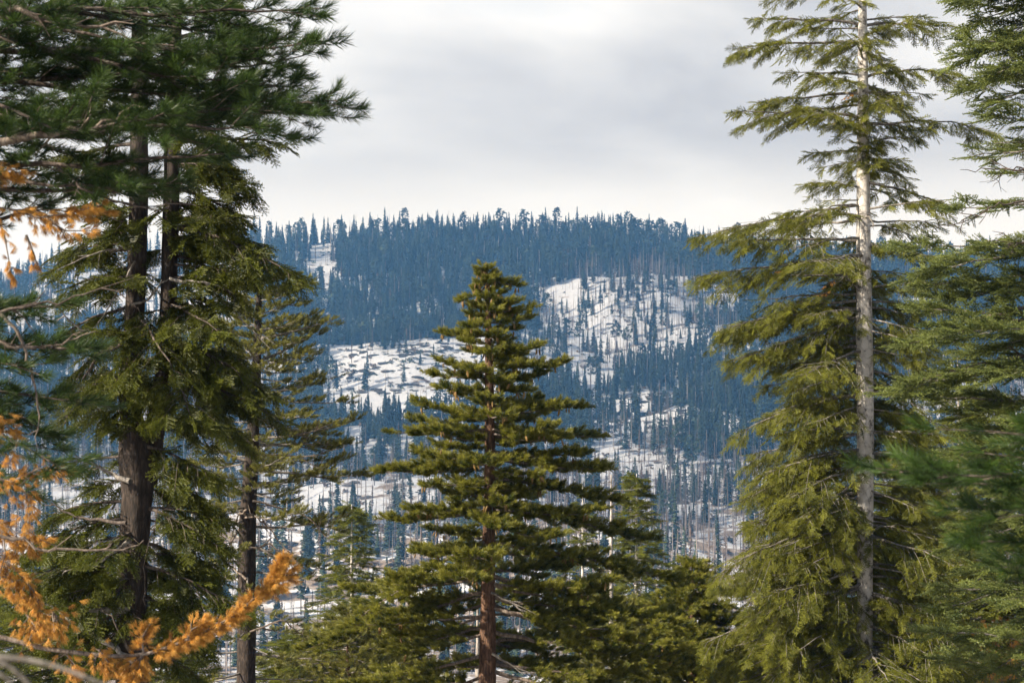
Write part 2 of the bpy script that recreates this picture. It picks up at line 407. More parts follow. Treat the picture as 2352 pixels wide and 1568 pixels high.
def species(key, meshes, **kw):
    d = dict(ng=scatter_group(proto_collection(key, meshes)), n=len(meshes), scale=1.0, fs=0.16, step=0.15, droop=0.0, upb=0.25, roll=0.5, fan=0.5, twig="twig_dark", side=0.34, ang=0.9, clump=0.5)
    d.update(kw); SP[key] = d
species("center_pine", [pine_tuft(M["n_center"], 72, 0.17, 0.095, 0.0085) for _ in range(5)], fs=0.13, step=0.16, upb=0.5, side=0.30, fan=0.7, twig="twig_tan", scale=1.15)
species("mid_pine", [pine_tuft(M["n_mid"], 54, 0.17, 0.080, 0.0075) for _ in range(4)], fs=0.14, step=0.22, upb=0.5, side=0.30, fan=0.6, twig="twig_grey", scale=1.05)
species("yellow_fir", [fir_spray(M["n_fir"], side=5, w=0.0085, nl=0.024) for _ in range(6)], fs=0.12, step=0.16, droop=0.6, upb=-0.25, side=0.34, fan=1.1, roll=1.3, twig="twig_grey", scale=0.84, clump=0.9)
species("silver_fir", [fir_spray(M["n_silver"], side=5, w=.008, up=0.7) for _ in range(5)], fs=0.15, step=0.17, droop=0.15, upb=0.2, side=0.34, fan=0.7, roll=0.9, twig="twig_grey", scale=1.15)
species("dark_fir", [fir_spray(M["n_dark"], L=0.30) for _ in range(5)], fs=0.13, step=0.13, droop=0.6, upb=-0.2, side=0.36, fan=0.8, roll=1.0, scale=1.08)
species("long_pine", [pine_tuft(M["n_long"], 60, 0.11, 0.125, 0.0040, 0.75) for _ in range(5)], fs=0.15, step=0.19, upb=0.15, side=0.34, fan=0.7, clump=0.8)
species("close_pine", [pine_tuft(M["n_close"], 80, 0.12, 0.11, 0.0034, 0.8) for _ in range(4)], fs=0.12, step=0.16, upb=0.15, side=0.34, fan=0.7, twig="twig_dark", clump=0.9)
species("dead_needles", [pine_tuft(M["n_dead"], 70, 0.08, 0.095, 0.0032, 0.75, droop=0.6) for _ in range(4)], fs=0.07, step=0.10, upb=-0.3, side=0.16, fan=0.7, twig="twig_tan", scale=0.8)
species("small_fir", [fir_spray(M["n_small"], L=0.36, w=0.009, nl=0.03, dense=0.75) for _ in range(4)], fs=0.22, step=0.22, droop=0.2, upb=0.1, side=0.34, fan=0.6, roll=0.7, scale=1.25, twig="twig_grey")

# ------------------------------------------------------------------ boughs
UP = np.array([0, 0, 1.0])
def bough_data(mb, pts_out, start, tip, sag, sp_, rad, bare=0.2, dens=1.0, side=None, scale=1.0, twigs=True, bigside=True):
    start = np.asarray(start, float); tip = np.asarray(tip, float)
    L = float(np.linalg.norm(tip - start)); n = max(5, int(L / 0.22))
    mid = (start + tip) / 2 - UP * sag * L
    s = np.linspace(0, 1, n)[:, None]
    pts = (1 - s) ** 2 * start + 2 * s * (1 - s) * mid + s * s * tip
    wig = np.cumsum(rng.normal(size=(n, 3)), 0) * 0.012 * L / math.sqrt(n); wig -= s * wig[-1] + 0 * wig; wig[0] = 0
    pts = pts + wig * 2.0
    mb.tube(pts, rad * (1 - 0.86 * s[:, 0]) , 6)
    side = side if side is not None else sp_["side"]
    tg = np.gradient(pts, axis=0); tg /= np.linalg.norm(tg, axis=1)[:, None]
    def at(u):
        f = u * (n - 1); k = min(int(f), n - 2); f -= k
        return pts[k] * (1 - f) + pts[k + 1] * f, tg[k]
    pos, dr = pts_out
    nt_ = max(3, int(L * (1 - bare) / sp_["step"] * dens))
    jit = rng.uniform(-0.5, 0.5, nt_)
    f1, f2, g1, g2 = U(1.6, 2.6), U(3.2, 5.0), U(0, 6.28), U(0, 6.28); cl_ = sp_["clump"]
    for k in range(nt_):
        u = bare + (1 - bare) * min(0.99, max(0, (k + jit[k]) / nt_))
        p, t = at(u); v = (u - bare) / (1 - bare)
        sd = np.cross(t, UP); sd /= np.linalg.norm(sd) + 1e-9
        up_ = np.cross(sd, t)
        cc = 0.5 + 0.3 * math.sin(u * L * f1 * 1.6 + g1) + 0.2 * math.sin(u * L * f2 * 1.6 + g2)
        if v < 0.85 and U(0, 1) > 1 - cl_ + cl_ * 2.0 * cc: continue
        shape = (1 - cl_ + cl_ * 1.7 * cc) * (0.30 + 0.70 * math.sin(math.pi * min(1, 0.12 + v * 0.88) ** 0.9)) if v < 0.9 else 0.3
        for sg in (-1, 1):
            if U(0, 1) < 0.1: continue
            l = side * L * shape * U(0.5, 1.15)
            l = min(max(l, 0.14), 1.6)
            a = sp_["ang"] * U(0.75, 1.2)
            d = t * math.cos(a) + sd * sg * math.sin(a) + up_ * U(-0.25, 0.25)
            d /= np.linalg.norm(d)
            q0 = p; q1 = p + d * l * 0.5 - UP * sp_["droop"] * l * 0.12; q2 = p + d * l - UP * sp_["droop"] * l * 0.5
            if twigs: mb.tube([q0, q1, q2], [max(0.004, rad * 0.22 * (1 - .5 * u)), 0.005, 0.003], 3)
            m = max(1, int(l / sp_["fs"]))
            for q in range(m):
                f = 0.25 + 0.75 * (q + U(0.2, 0.8)) / m if l > 0.3 else U(0.4, 0.9)
                o = (1 - f) ** 2 * q0 + 2 * f * (1 - f) * q1 + f * f * q2
                tw = (q2 - q1); tw = tw / np.linalg.norm(tw)
                sd2 = np.cross(tw, UP); sg2 = 1 if q % 2 else -1
                pos.append(o); dr.append(tw + sd2 * sg2 * sp_["fan"] * U(0.2, 1.2) + UP * (sp_["upb"] + U(-0.15, 0.15)))
            pos.append(q2); dr.append(tw + UP * sp_["upb"])
        pos.append(p); dr.append(t + UP * (sp_["upb"] + 0.1) + rng.normal(size=3) * 0.25)
    pos.append(pts[-2]); dr.append(tg[-1]); pos.append(pts[-1]); dr.append(tg[-1] + UP * 0.1)
    return pts
def put_needles(name, sp_, po, parent, scale=1.0, label=None):
    pos, dr = np.array(po[0]), np.array(po[1]); n = len(pos)
    Z = UP + rng.normal(size=(n, 3)) * sp_["roll"] * 0.5
    sc = sp_["scale"] * scale * rng.uniform(0.75, 1.2, n)
    return scatter(name, sp_["ng"], pos, eulers(dr, Z), np.repeat(sc[:, None], 3, 1), rng.integers(0, sp_["n"], n), parent, label)
def branch(tree, start, tip, sag, key, rad, needles=True, label=None, nlabel=None, **kw):
    mb = MB(); po = ([], [])
    sp_ = SP[key]; sc = kw.pop("scale", 1.0); wood = kw.pop("wood", sp_["twig"])
    pts = bough_data(mb, po, start, tip, sag, sp_, rad, **kw)
    b = mb.obj("branch", M[wood], tree, smooth=True)
    if label: b["label"] = label
    if needles and len(po[0]): put_needles("needles", sp_, po, b, sc, nlabel)
    return b, pts, po
def bare_branch(tree, path, rad, wood="twig_grey", forks=5, label="bare dead branch", flen=0.35):
    """a dead branch along a path of points, with thin forks"""
    path = np.asarray(path, float); mb = MB()
    n = len(path); m = max(8, n * 4); s = np.linspace(0, n - 1, m)
    pts = np.stack([np.interp(s, np.arange(n), path[:, k]) for k in range(3)], -1)
    L = np.linalg.norm(path[-1] - path[0])
    pts[1:-1] += rng.normal(size=(m - 2, 3)) * 0.008 * L
    mb.tube(pts, rad * (1 - 0.85 * np.linspace(0, 1, m)), 6)
    for k in range(forks):
        i = int(U(0.25, 0.95) * (m - 1)); t = pts[min(i + 1, m - 1)] - pts[i - 1]; t /= np.linalg.norm(t)
        d = t + rng.normal(size=3) * 0.55; d /= np.linalg.norm(d); l = L * flen * U(0.4, 1.1) * (1 - 0.4 * i / m)
        e = pts[i] + d * l; mm = (pts[i] + e) / 2 + rng.normal(size=3) * l * 0.08
        mb.tube([pts[i], mm, e], [rad * 0.35, rad * 0.25, 0.003], 4)
        d2 = d + rng.normal(size=3) * 0.6; mb.tube([mm, mm + d2 * l * 0.35], [rad * 0.2, 0.003], 3)
    b = mb.obj("branch", M[wood], tree, smooth=True); b["label"] = label
    return b
def trunk(tree, path, rads, mat, name="trunk", k=18, rough=0.05, label=None):
    """tapered stem through world points"""
    path = np.asarray(path, float); n = len(path)
    cum = np.concatenate([[0], np.cumsum(np.linalg.norm(np.diff(path, axis=0), axis=1))])
    m = max(12, int(cum[-1] / 0.22)); s = np.linspace(0, cum[-1], m)
    pts = np.stack([np.interp(s, cum, path[:, q]) for q in range(3)], -1); r = np.interp(s, cum, rads)
    ker = np.ones(5) / 5
    for q in range(3): pts[2:-2, q] = np.convolve(pts[:, q], ker, "valid")
    mb = MB()
    an = np.arange(k) * 2 * math.pi / k
    lob = 1 + rough * (np.sin(an * 3 + 1.1)[None] * np.sin(s * 0.9)[:, None] + np.sin(an * 5 + s[:, None] * 0.4)) + rng.normal(size=(m, k)) * rough * 0.45
    v = np.stack([pts[:, 0:1] + r[:, None] * lob * np.cos(an), pts[:, 1:2] + r[:, None] * lob * np.sin(an), np.repeat(pts[:, 2:3], k, 1)], -1)
    i = np.arange(m - 1)[:, None] * k; j = np.arange(k)[None]
    mb.add(v.reshape(-1, 3), np.stack([i + j, i + (j + 1) % k, i + k + (j + 1) % k, i + k + j], -1).reshape(-1, 4))
    mb.add([pts[-1] + UP * 0.02], None); top = mb.n - 1
    mb.t.append(np.array([[(m - 1) * k + q, (m - 1) * k + (q + 1) % k, top] for q in range(k)]))
    o = mb.obj(name, mat, tree, smooth=True)
    if label: o["label"] = label
    return o
def tree_root(name, x, d, label, cat, group=None):
    o = bpy.data.objects.new(name, None); o.empty_display_size = 0.3
    link(o); tag(o, label, cat, group)
    return o
class Stem:
    """trunk axis given in the measuring frame: rows -> (column, radius in frame units), at distance d"""
    def __init__(s, d, knots):
        s.d = d; s.k = sorted(knots); s.y = [k[0] for k in s.k]; s.x = [k[1] for k in s.k]; s.r = [k[2] for k in s.k]
    def at(s, row): return P(float(np.interp(row, s.y, s.x)), row, s.d)
    def rad(s, row): return float(np.interp(row, s.y, s.r)) * s.d / F
    def build(s, tree, mat, label=None, to_ground=True, name="trunk", **kw):
        pts = [P(x, y, s.d) for y, x in zip(s.y, s.x)][::-1]; r = [q * s.d / F for q in s.r][::-1]
        if to_ground:
            b = pts[0]; gz_ = float(ground_z(b[0], b[1])) - 0.3
            if gz_ < b[2] - 0.3:
                pts = [np.array([b[0], b[1], gz_])] + pts; r = [r[0] * 1.25 + 0.02] + r
        return trunk(tree, pts, r, mat, name=name, label=label, **kw)
def crown(tree, st, key, left, right, y0, y1, n, rise=0.1, sag=0.08, radk=0.02, bare=0.2, dens=1.0, scale=1.0, per=True, jitter=(0.72, 1.05), skip=None, depthk=1.0, tipy=0, side=None):
    """n boughs round the stem between rows y0 and y1; left/right give (row, reach) in frame units"""
    ly, lx = zip(*sorted(left)); ry, rx = zip(*sorted(right))
    mk = st.d / F; acc = MB(); po = ([], []); tips = []
    phi = U(0, 6.28)
    for k in range(n):
        yt = y0 + (y1 - y0) * ((k + U(0, 1)) / n)
        phi += 2.39996 + U(-0.35, 0.35)
        c, s_ = math.cos(phi), math.sin(phi)
        wl, wr = np.interp(yt, ly, lx), np.interp(yt, ry, rx)
        w = (wr if c > 0 else wl); w = abs(c) * w + (1 - abs(c)) * 0.5 * (wl + wr) * depthk
        L = w * mk * U(*jitter)
        ri = rise + U(-0.12, 0.12)
        tz = P(0, yt, st.d)[2]
        z0 = tz - ri * L
        row0 = HOR - z0 / st.d * F
        a = st.at(row0); r_ = st.rad(row0)
        start = a + np.array([c, s_, 0]) * r_ * 0.6
        tip = a + np.array([c * L, s_ * L, 0]) + UP * ri * L
        rad = 0.008 + radk * L * 0.55
        if skip and skip(yt, c, s_): continue
        if per:
            b, pts, pp = branch(tree, start, tip, sag * U(0.5, 1.5), key, rad, bare=bare, dens=dens, scale=scale, side=side)
            tips.append(pp[0])
        else:
            bough_data(acc, po, start, tip, sag * U(0.5, 1.5), SP[key], rad, bare=bare, dens=dens, scale=scale, side=side)
    if not per:
        b = acc.obj("branches", M[SP[key]["twig"]], tree, smooth=True)
        put_needles("crown", SP[key], po, tree, scale)
    return tips

# ================================================================== FAR FOREST
def far_fir(h, r, low=0.12, brown=False, n=26, thin=1.0):
    mb = MB(); tb = MB()
    tb.tube([(0, 0, -1), (0, 0, h * 0.5), (0, 0, h)], [0.34, 0.2, 0.05], 5)
    z = h * low
    while z < h * 0.985:
        f = (z / h - low) / (1 - low)
        R = r * (1 - f) ** 0.85 * U(0.7, 1.15) + 0.25
        m = int(7 * thin) if f < 0.8 else 5
        a0 = U(0, 6.28)
        for k in range(m):
            if U(0, 1) < 0.2: continue
            a = a0 + k * 6.283 / m + U(-.3, .3); rr = R * U(0.55, 1.15)
            c, s = math.cos(a), math.sin(a); w = rr * 0.34 + 0.2
            px, py = -s, c
            dz = -rr * U(0.12, 0.42)
            zz = z + U(-.5, .5)
            mb.add([(0, 0, zz + 0.5), (c * rr * .55 + px * w, s * rr * .55 + py * w, zz + dz * .45), (c * rr, s * rr, zz + dz), (c * rr * .55 - px * w, s * rr * .55 - py * w, zz + dz * .45), (c * rr * .5, s * rr * .5, zz + dz * .3 - 0.7)],
                   t=[(0, 1, 2), (0, 2, 3), (1, 4, 2), (4, 3, 2)])
        z += h / n * U(0.7, 1.2)
    return join_two(tb, mb, M["far_trunk"], M["far_brown"] if brown else M["far_crown"])
def far_pine(h, r, low=0.5):
    mb = MB(); tb = MB()
    lean = U(-.5, .5)
    tb.tube([(0, 0, -1), (lean * .4, 0, h * 0.5), (lean, 0, h * .97)], [0.42, 0.28, 0.08], 5)
    for k in range(85):
        f = U(0, 1) ** 0.9; z = h * (low + (1 - low) * f)
        R = r * (math.sin(math.pi * (0.18 + 0.78 * f)) ** 0.7) * U(0.35, 1.1)
        a = U(0, 6.28); c, s = math.cos(a), math.sin(a); q = U(0.6, 1.3)
        o = np.array([c * R + lean * f, s * R, z])
        v = o + rng.normal(size=(5, 3)) * np.array([q, q, q * 0.8])
        mb.add(v, t=[(0, 1, 2), (1, 2, 3), (0, 3, 4)])
        if k % 9 == 0: tb.tube([(lean * f, 0, z - 0.8), o], [0.1, 0.05], 3)
    return join_two(tb, mb, M["far_trunk"], M["far_crown"])
def far_snag(h, mat, twigs=9, r=0.22):
    tb = MB(); lean = U(-.8, .8)
    tb.tube([(0, 0, -1), (lean * .5, U(-.2, .2), h * .55), (lean, 0, h)], [r * 1.25, r * .9, r * 0.35], 5)
    for k in range(twigs):
        z = h * U(0.3, 0.97); a = U(0, 6.28); l = U(0.5, 2.2) * (1.15 - z / h) * 1.6
        x0 = lean * z / h
        tb.tube([(x0, 0, z), (x0 + math.cos(a) * l, math.sin(a) * l, z + U(-.5, .4))], [0.07, 0.03], 3)
    return tb.mesh("dead_tree", [mat])
def join_two(a, b, ma, mb_):
    t = MB(); nA = sum(len(x) for x in a.q) + 0
    for src in (a, b):
        off = t.n
        t.v += src.v; t.tv += src.tv; t.q += [x + off for x in src.q]; t.t += [x + off for x in src.t]; t.n += src.n
    me = t.mesh("conifer", [ma, mb_])
    nq = sum(len(x) for x in a.q)
    idx = np.ones(len(me.polygons), np.int32); idx[:nq] = 0
    me.polygons.foreach_set("material_index", idx)
    return me
live_m = [far_fir(27, 4.4), far_fir(31, 4.8, 0.2), far_fir(23, 3.8, 0.05), far_fir(29, 3.4, 0.3), far_fir(18, 3.8, 0.06), far_pine(27, 4.8, 0.4), far_pine(30, 4.6, 0.5), far_fir(25, 5.2, 0.1)]
snag_m = [far_snag(24, M["far_snag"]), far_snag(19, M["far_snag"], 5), far_snag(28, M["far_snag"], 14), far_snag(15, M["far_snag"], 4), far_snag(25, M["far_snag_pale"], 12, 0.2), far_snag(20, M["far_snag"], 26, 0.18), far_fir(21, 1.5, 0.25, True, 16, 0.6)]
def inpoly(px, py, poly):
    r = np.zeros(px.shape, bool); n = len(poly)
    for a in range(n):
        x0, y0 = poly[a]; x1, y1 = poly[(a + 1) % n]
        if y0 == y1: continue
        c = ((y0 > py) != (y1 > py)) & (px < (x1 - x0) * (py - y0) / (y1 - y0) + x0)
        r ^= c
    return r
# (polygon in the measuring frame, live density, snag density)
OPEN = [
 ([(740, 850), (760, 805), (800, 795), (870, 806), (1000, 780), (1080, 785), (1200, 775), (1240, 800), (1180, 850), (1050, 890), (930, 900), (860, 915), (790, 900)], 0.05, 0.10),
 ([(780, 900), (850, 905), (830, 945), (800, 955)], 0.02, 0.05),
 ([(1228, 700), (1240, 668), (1320, 640), (1400, 628), (1480, 618), (1500, 650), (1480, 700), (1400, 760), (1320, 770), (1240, 740)], 0.13, 0.7),
 ([(1480, 618), (1600, 640), (1700, 680), (1690, 720), (1600, 720), (1500, 760), (1400, 800), (1300, 800), (1230, 790), (1230, 740), (1320, 770), (1400, 760)], 0.15, 1.1),
 ([(1310, 800), (1400, 775), (1440, 790), (1390, 815), (1330, 830)], 0.0, 0.05),
 ([(1500, 740), (1580, 705), (1610, 715), (1560, 745), (1510, 760)], 0.0, 0.1),
 ([(690, 545), (770, 540), (780, 585), (745, 615), (712, 600)], 0.02, 0.1),
 ([(742, 610), (756, 612), (752, 690), (744, 690)], 0.0, 0.1),
 ([(640, 565), (700, 560), (690, 610), (650, 600)], 0.3, 0.2),
 ([(-300, 560), (250, 560), (560, 560), (640, 570), (600, 620), (520, 740), (440, 730), (250, 690), (-300, 700)], 0.06, 0.25),
 ([(1330, 1010), (1370, 935), (1470, 900), (1565, 895), (1565, 965), (1480, 990), (1400, 1000)], 0.04, 0.2),
 ([(1480, 965), (1560, 955), (1560, 1030), (1640, 1045), (1720, 1070), (1720, 1095), (1500, 1080), (1400, 1010)], 0.16, 0.9),
 ([(-300, 850), (640, 830), (640, 1060), (-300, 1060)], 0.35, 1.6),
 ([(440, 1075), (700, 1085), (990, 1095), (990, 1150), (860, 1180), (700, 1200), (440, 1200)], 0.05, 0.35),
 ([(-300, 1060), (440, 1075), (440, 1250), (-300, 1250)], 0.12, 0.8),
 ([(300, 1195), (700, 1205), (980, 1180), (980, 1300), (700, 1330), (300, 1300)], 0.10, 0.35),
 ([(1190, 1010), (1290, 1020), (1280, 1060), (1190, 1050)], 0.1, 0.4),
 ([(1200, 1090), (1740, 1075), (1740, 1240), (1200, 1260)], 0.13, 1.5),
 ([(1560, 1240), (1760, 1240), (1760, 1380), (1570, 1350)], 0.02, 0.6),
 ([(2060, 640), (2130, 650), (2130, 720), (2060, 700)], 0.15, 0.6),
 ([(2040, 880), (2700, 860), (2700, 1100), (2040, 1120)], 0.15, 0.8),
]
sx = 5.9
cx, cd = np.meshgrid(np.arange(-820, 820, sx), np.arange(520, 1935, sx))
cx = (cx + rng.uniform(-.5, .5, cx.shape) * sx * 1.2).ravel(); cd = (cd + rng.uniform(-.5, .5, cd.shape) * sx * 1.2).ravel()
keep = np.abs(cx) < cd * 0.3125 * 1.22 + 25
cx, cd = cx[keep], cd[keep]; cz = ground_z(cx, cd)
pc, pr = row_col(cx, cd, cz)
# which ground is hidden behind a nearer crest
aa = np.linspace(-0.42, 0.42, 241); dd_ = np.arange(500, 1960, 6.0)
A_, D_ = np.meshgrid(aa, dd_); EL = ground_z(A_ * D_, D_) / D_; CM = np.maximum.accumulate(EL, 0)
ia = np.clip(((cx / cd + 0.42) / 0.84 * 240).round().astype(int), 0, 240); idd = np.clip(((cd - 500) / 6).astype(int) - 1, 0, len(dd_) - 1)
hidden = cz / cd < CM[idd, ia] - 0.0006
pl = np.where(pr < 1075, 0.74, 0.22); ps = np.where(pr < 1075, 0.75, 0.9)
pl = np.where((pr >= 1075) & (pr < 1300) & (pc < 1300) & (pc > 600), 0.2, pl)
for poly, a, b in OPEN:
    k = (inpoly(pc, pr, poly) | ((a < 0.2) & (cd < 1780) & inpoly(pc, pr - 26.0 / cd * F, poly))) & ~hidden
    pl = np.where(k, a, pl); ps = np.where(k, b, ps)
clump = 0.5 + 0.5 * np.sin(cx / 17 + 2 * np.sin(cd / 31)) * np.sin(cd / 23 + 1.5 * np.sin(cx / 41))
pl = pl * np.where(pl < 0.7, 0.35 + 1.3 * clump, 1.0); ps = ps * (0.5 + clump)
# thinner just behind the skyline so crowns stand apart
edge = cd > 1860
pl = np.where(edge, np.where(pl < .1, .16, pl * 0.5), pl); ps = np.where(edge, ps * .5, ps)
u = rng.uniform(0, 1, len(cx))
is_live = u < pl
is_snag = (~is_live) & (rng.uniform(0, 1, len(cx)) < ps * 0.8)
live_i = np.flatnonzero(is_live); snag_i = np.flatnonzero(is_snag)
ROWB = [(600, "on the ridge skyline"), (700, "high on the far slope"), (800, "on the upper far slope"), (900, "midway down the far slope"), (990, "low on the far slope"), (1080, "at the foot of the slope"), (1200, "on the valley floor"), (1320, "on the near valley floor"), (9999, "at the valley bottom")]
COLB = [(110, "by the left picture edge"), (275, "left of the forked trunk"), (470, "behind the forked fir"), (640, "behind the grey olive pine"), (760, "right of the grey olive pine"), (880, "left of the centre pine"), (1110, "behind the centre pine's left boughs"), (1300, "behind the centre pine's right boughs"), (1420, "right of the centre pine"), (1540, "in the right hand gap"), (1700, "left of the pale trunked fir"), (1980, "behind the pale trunked fir"), (2200, "right of the pale trunk"), (9999, "by the right picture edge")]
def band(v, bands):
    for lim, t in bands:
        if v < lim: return t
def far_tag(o, c, r, adj, noun, cat):
    rb, cb = band(r, ROWB), band(c, COLB)
    tag(o, ("%s %s %s, %s" % (adj, noun, rb, cb)).replace("the grey olive pine", "the olive pine"), cat, "%s %s" % (cat + "s", rb))
def place_far(idx, meshes, name, cat, regs, ng, seed, stuff_name, stuff_label, pscale):
    n = len(idx); pid = rng.integers(0, len(meshes), n) if pscale is None else rng.choice(len(meshes), n, p=pscale)
    sc = rng.uniform(0.40, 1.0, n) * (1 + 0.28 * np.clip((cd[idx] - 1500) / 350, 0, 1)); hgt = np.array([m.vertices[0].co.z * 0 + max(v.co.z for v in m.vertices) for m in meshes])[pid] * sc
    rot = rng.uniform(0, 6.28, n)
    c_, r_ = pc[idx], pr[idx]
    inview = (c_ > 0) & (c_ < W) & (r_ > 470) & (r_ < 1590) & ~hidden[idx]
    # snow-patch trees and the nearest show largest; keep the skyline represented
    openness = (pl[idx] < 0.6) | (cd[idx] > 1840)
    size = hgt / cd[idx] * inview * (1 + 0.9 * openness) * (1 + 0.6 * (cd[idx] > 1840)) * rng.uniform(0.8, 1.2, n)
    order = np.argsort(-size); top = set(order[:298].tolist())
    for q in order[:298]:
        i_ = idx[q]
        o = bpy.data.objects.new(name, meshes[pid[q]]); COL.objects.link(o)
        o.location = (cx[i_], cd[i_], cz[i_]); o.rotation_euler = (0, 0, rot[q]); o.scale = (sc[q],) * 3
        a_ = regs[pid[q]] if isinstance(regs[pid[q]], str) else regs[pid[q]][0 if sc[q] > 0.92 else 1]
        far_tag(o, c_[q], r_[q], a_, cat, cat)
    rest = np.array([q for q in range(n) if q not in top])
    ri = idx[rest]
    s = scatter(stuff_name, ng, np.stack([cx[ri], cd[ri], cz[ri]], -1), np.stack([0 * rot[rest], 0 * rot[rest], rot[rest]], -1), np.repeat(sc[rest][:, None], 3, 1), pid[rest], None, stuff_label)
    print("far", name, n)
place_far(live_i, live_m, "conifer", "conifer", [("pointed", "smaller pointed"), ("very tall", "slender"), ("bushy", "small bushy"), ("narrow", "small narrow"), ("low skirted", "young"), ("round topped", "small round topped"), ("flat topped", "small flat topped"), ("broad", "smaller broad")], scatter_group(proto_collection("live", live_m)), 1, "forest", "blue conifer forest covering the far mountainside", [.18, .15, .13, .17, .13, .06, .04, .14])
place_far(snag_i, snag_m, "dead_tree", "dead tree", [("bare", "short bare"), ("leaning bare", "stunted bare"), ("tall spiky", "spiky"), ("stubby", "tiny bare"), ("pale bleached", "small pale"), ("bushy twigged", "small twiggy"), ("brown needled", "small brown")], scatter_group(proto_collection("dead", snag_m)), 2, "dead_woods", "bare burnt trunks standing through the far forest", [.22, .16, .16, .10, .08, .16, .12])

# rocks breaking through the snow
def rock_mesh():
    k = 8; an = np.arange(k) * 6.283 / k; v = [(0, 0, 0.7)]
    for r, z in ((0.75, 0.5), (1.15, 0.0), (0.9, -0.5)):
        for a in an: v.append((math.cos(a) * r * U(.7, 1.25) * 1.5, math.sin(a) * r * U(.7, 1.25), z * U(.6, 1.3)))
    t = [(0, 1 + q, 1 + (q + 1) % k) for q in range(k)]
    for l in range(2):
        for q in range(k):
            a, b = 1 + l * k + q, 1 + l * k + (q + 1) % k; t += [(a, a + k, b), (b, a + k, b + k)]
    mb = MB(); mb.add(v, t=t); return mb.mesh("boulder", [M["rock"]])
rock_m = [rock_mesh() for _ in range(5)]
rx = rng.uniform(-560, 560, 34000); rd = rng.uniform(560, 1880, 34000); rz = ground_z(rx, rd); rc, rr_ = row_col(rx, rd, rz)
ok = np.zeros(len(rx), bool)
for q, pq in ((0, .6), (9, .15), (10, .7), (11, .15), (13, .10), (15, .25), (2, .05), (3, .03), (17, .12), (18, .08), (14, .1)):
    ok |= inpoly(rc, rr_, OPEN[q][0]) & (rng.uniform(0, 1, len(rx)) < pq)
ri = np.flatnonzero(ok); ln = rng.uniform(0.5, 1.0, len(ri)) ** 2 * 1.9 + 0.35
order = np.argsort(-(ln / rd[ri]))
def brush_mesh():
    mb = MB()
    for k in range(14):
        o = rng.normal(size=3) * np.array([.7, .7, .35]) + np.array([0, 0, .5]); mb.add(o + rng.normal(size=(4, 3)) * .45, t=[(0, 1, 2), (1, 2, 3)])
    return mb.mesh("brush", [M["far_brown"] if U(0, 1) < .4 else M["far_crown"]])
brush_m = [brush_mesh() for _ in range(5)]
bq = np.flatnonzero(ok | (rng.uniform(0, 1, len(rx)) < .12)); bs = rng.uniform(.5, 1.7, len(bq))
jx = rx[bq] + rng.normal(size=len(bq)) * 6; jd = rd[bq] + rng.normal(size=len(bq)) * 6
scatter("undergrowth", scatter_group(proto_collection("brushwood", brush_m)), np.stack([jx, jd, ground_z(jx, jd)], -1), np.zeros((len(bq), 3)), np.stack([bs * 1.3, bs, bs], -1), np.arange(len(bq)) % 5, None, "low dark brush poking through the far snow")
for q in order[:240]:
    i_ = ri[q]; o = bpy.data.objects.new("boulder", rock_m[q % 5]); COL.objects.link(o)
    o.location = (rx[i_], rd[i_], rz[i_]); o.rotation_euler = (0, 0, U(-.5, .5)); o.scale = (ln[q] * 1.3, ln[q], ln[q] * 1.1)
    far_tag(o, rc[i_], rr_[i_], ["dark", "jagged", "low", "rounded", "grey"][q % 5], "rock", "rock")
q = order[240:]; i_ = ri[q]
scatter("rocks", scatter_group(proto_collection("stone", rock_m)), np.stack([rx[i_], rd[i_], rz[i_]], -1), np.zeros((len(q), 3)) + np.array([0, 0, 1]) * rng.uniform(-.5, .5, (len(q), 1)), np.stack([ln[q] * 1.5, ln[q], ln[q] * .8], -1), q % 5, None, "small dark rocks sticking out of the far snow")
print("rocks", len(ri))

# ================================================================== CENTRE PINE
t3 = tree_root("pine_tree", 0, 0, "tall olive green pine with hanging golden cones in the centre", "pine tree")
s3 = Stem(37.0, [(603, 1116, 1.5), (640, 1118, 4), (800, 1124, 9), (1000, 1126, 11.5), (1150, 1123, 13), (1300, 1121, 16), (1568, 1120, 19.5), (1750, 1118, 22)])
s3.build(t3, M["bark_red"])
L3 = [(600, 14), (640, 45), (680, 60), (730, 70), (770, 105), (850, 135), (920, 170), (990, 220), (1080, 255), (1190, 250), (1290, 300), (1400, 330), (1500, 400), (1620, 430), (1750, 430)]
R3 = [(600, 14), (650, 68), (705, 105), (760, 90), (830, 178), (870, 120), (930, 220), (1000, 250), (1075, 275), (1140, 285), (1220, 350), (1290, 380), (1400, 420), (1500, 460), (1620, 470), (1750, 470)]
tips3 = []
tips3 += crown(t3, s3, "center_pine", [(600, 5), (640, 18), (700, 45)], [(600, 5), (640, 20), (700, 50)], 612, 700, 14, scale=.8, rise=0.35, sag=0.10, bare=0.05, dens=1.25, side=0.5)
tips3 += crown(t3, s3, "center_pine", L3, R3, 690, 1000, 40, rise=0.08, sag=0.10, bare=0.06, dens=1.3, side=.24, jitter=(.55, .95))
tips3 += crown(t3, s3, "center_pine", L3, R3, 1000, 1330, 32, rise=-0.02, sag=0.08, bare=0.12, dens=1.3, side=.24, jitter=(0.5, .92))
tips3 += crown(t3, s3, "center_pine", L3, R3, 1350, 1720, 60, rise=-0.12, sag=0.05, bare=0.2, dens=1.1, side=.24, jitter=(0.45, 1.0), skip=lambda y, c, s: s < -.45)
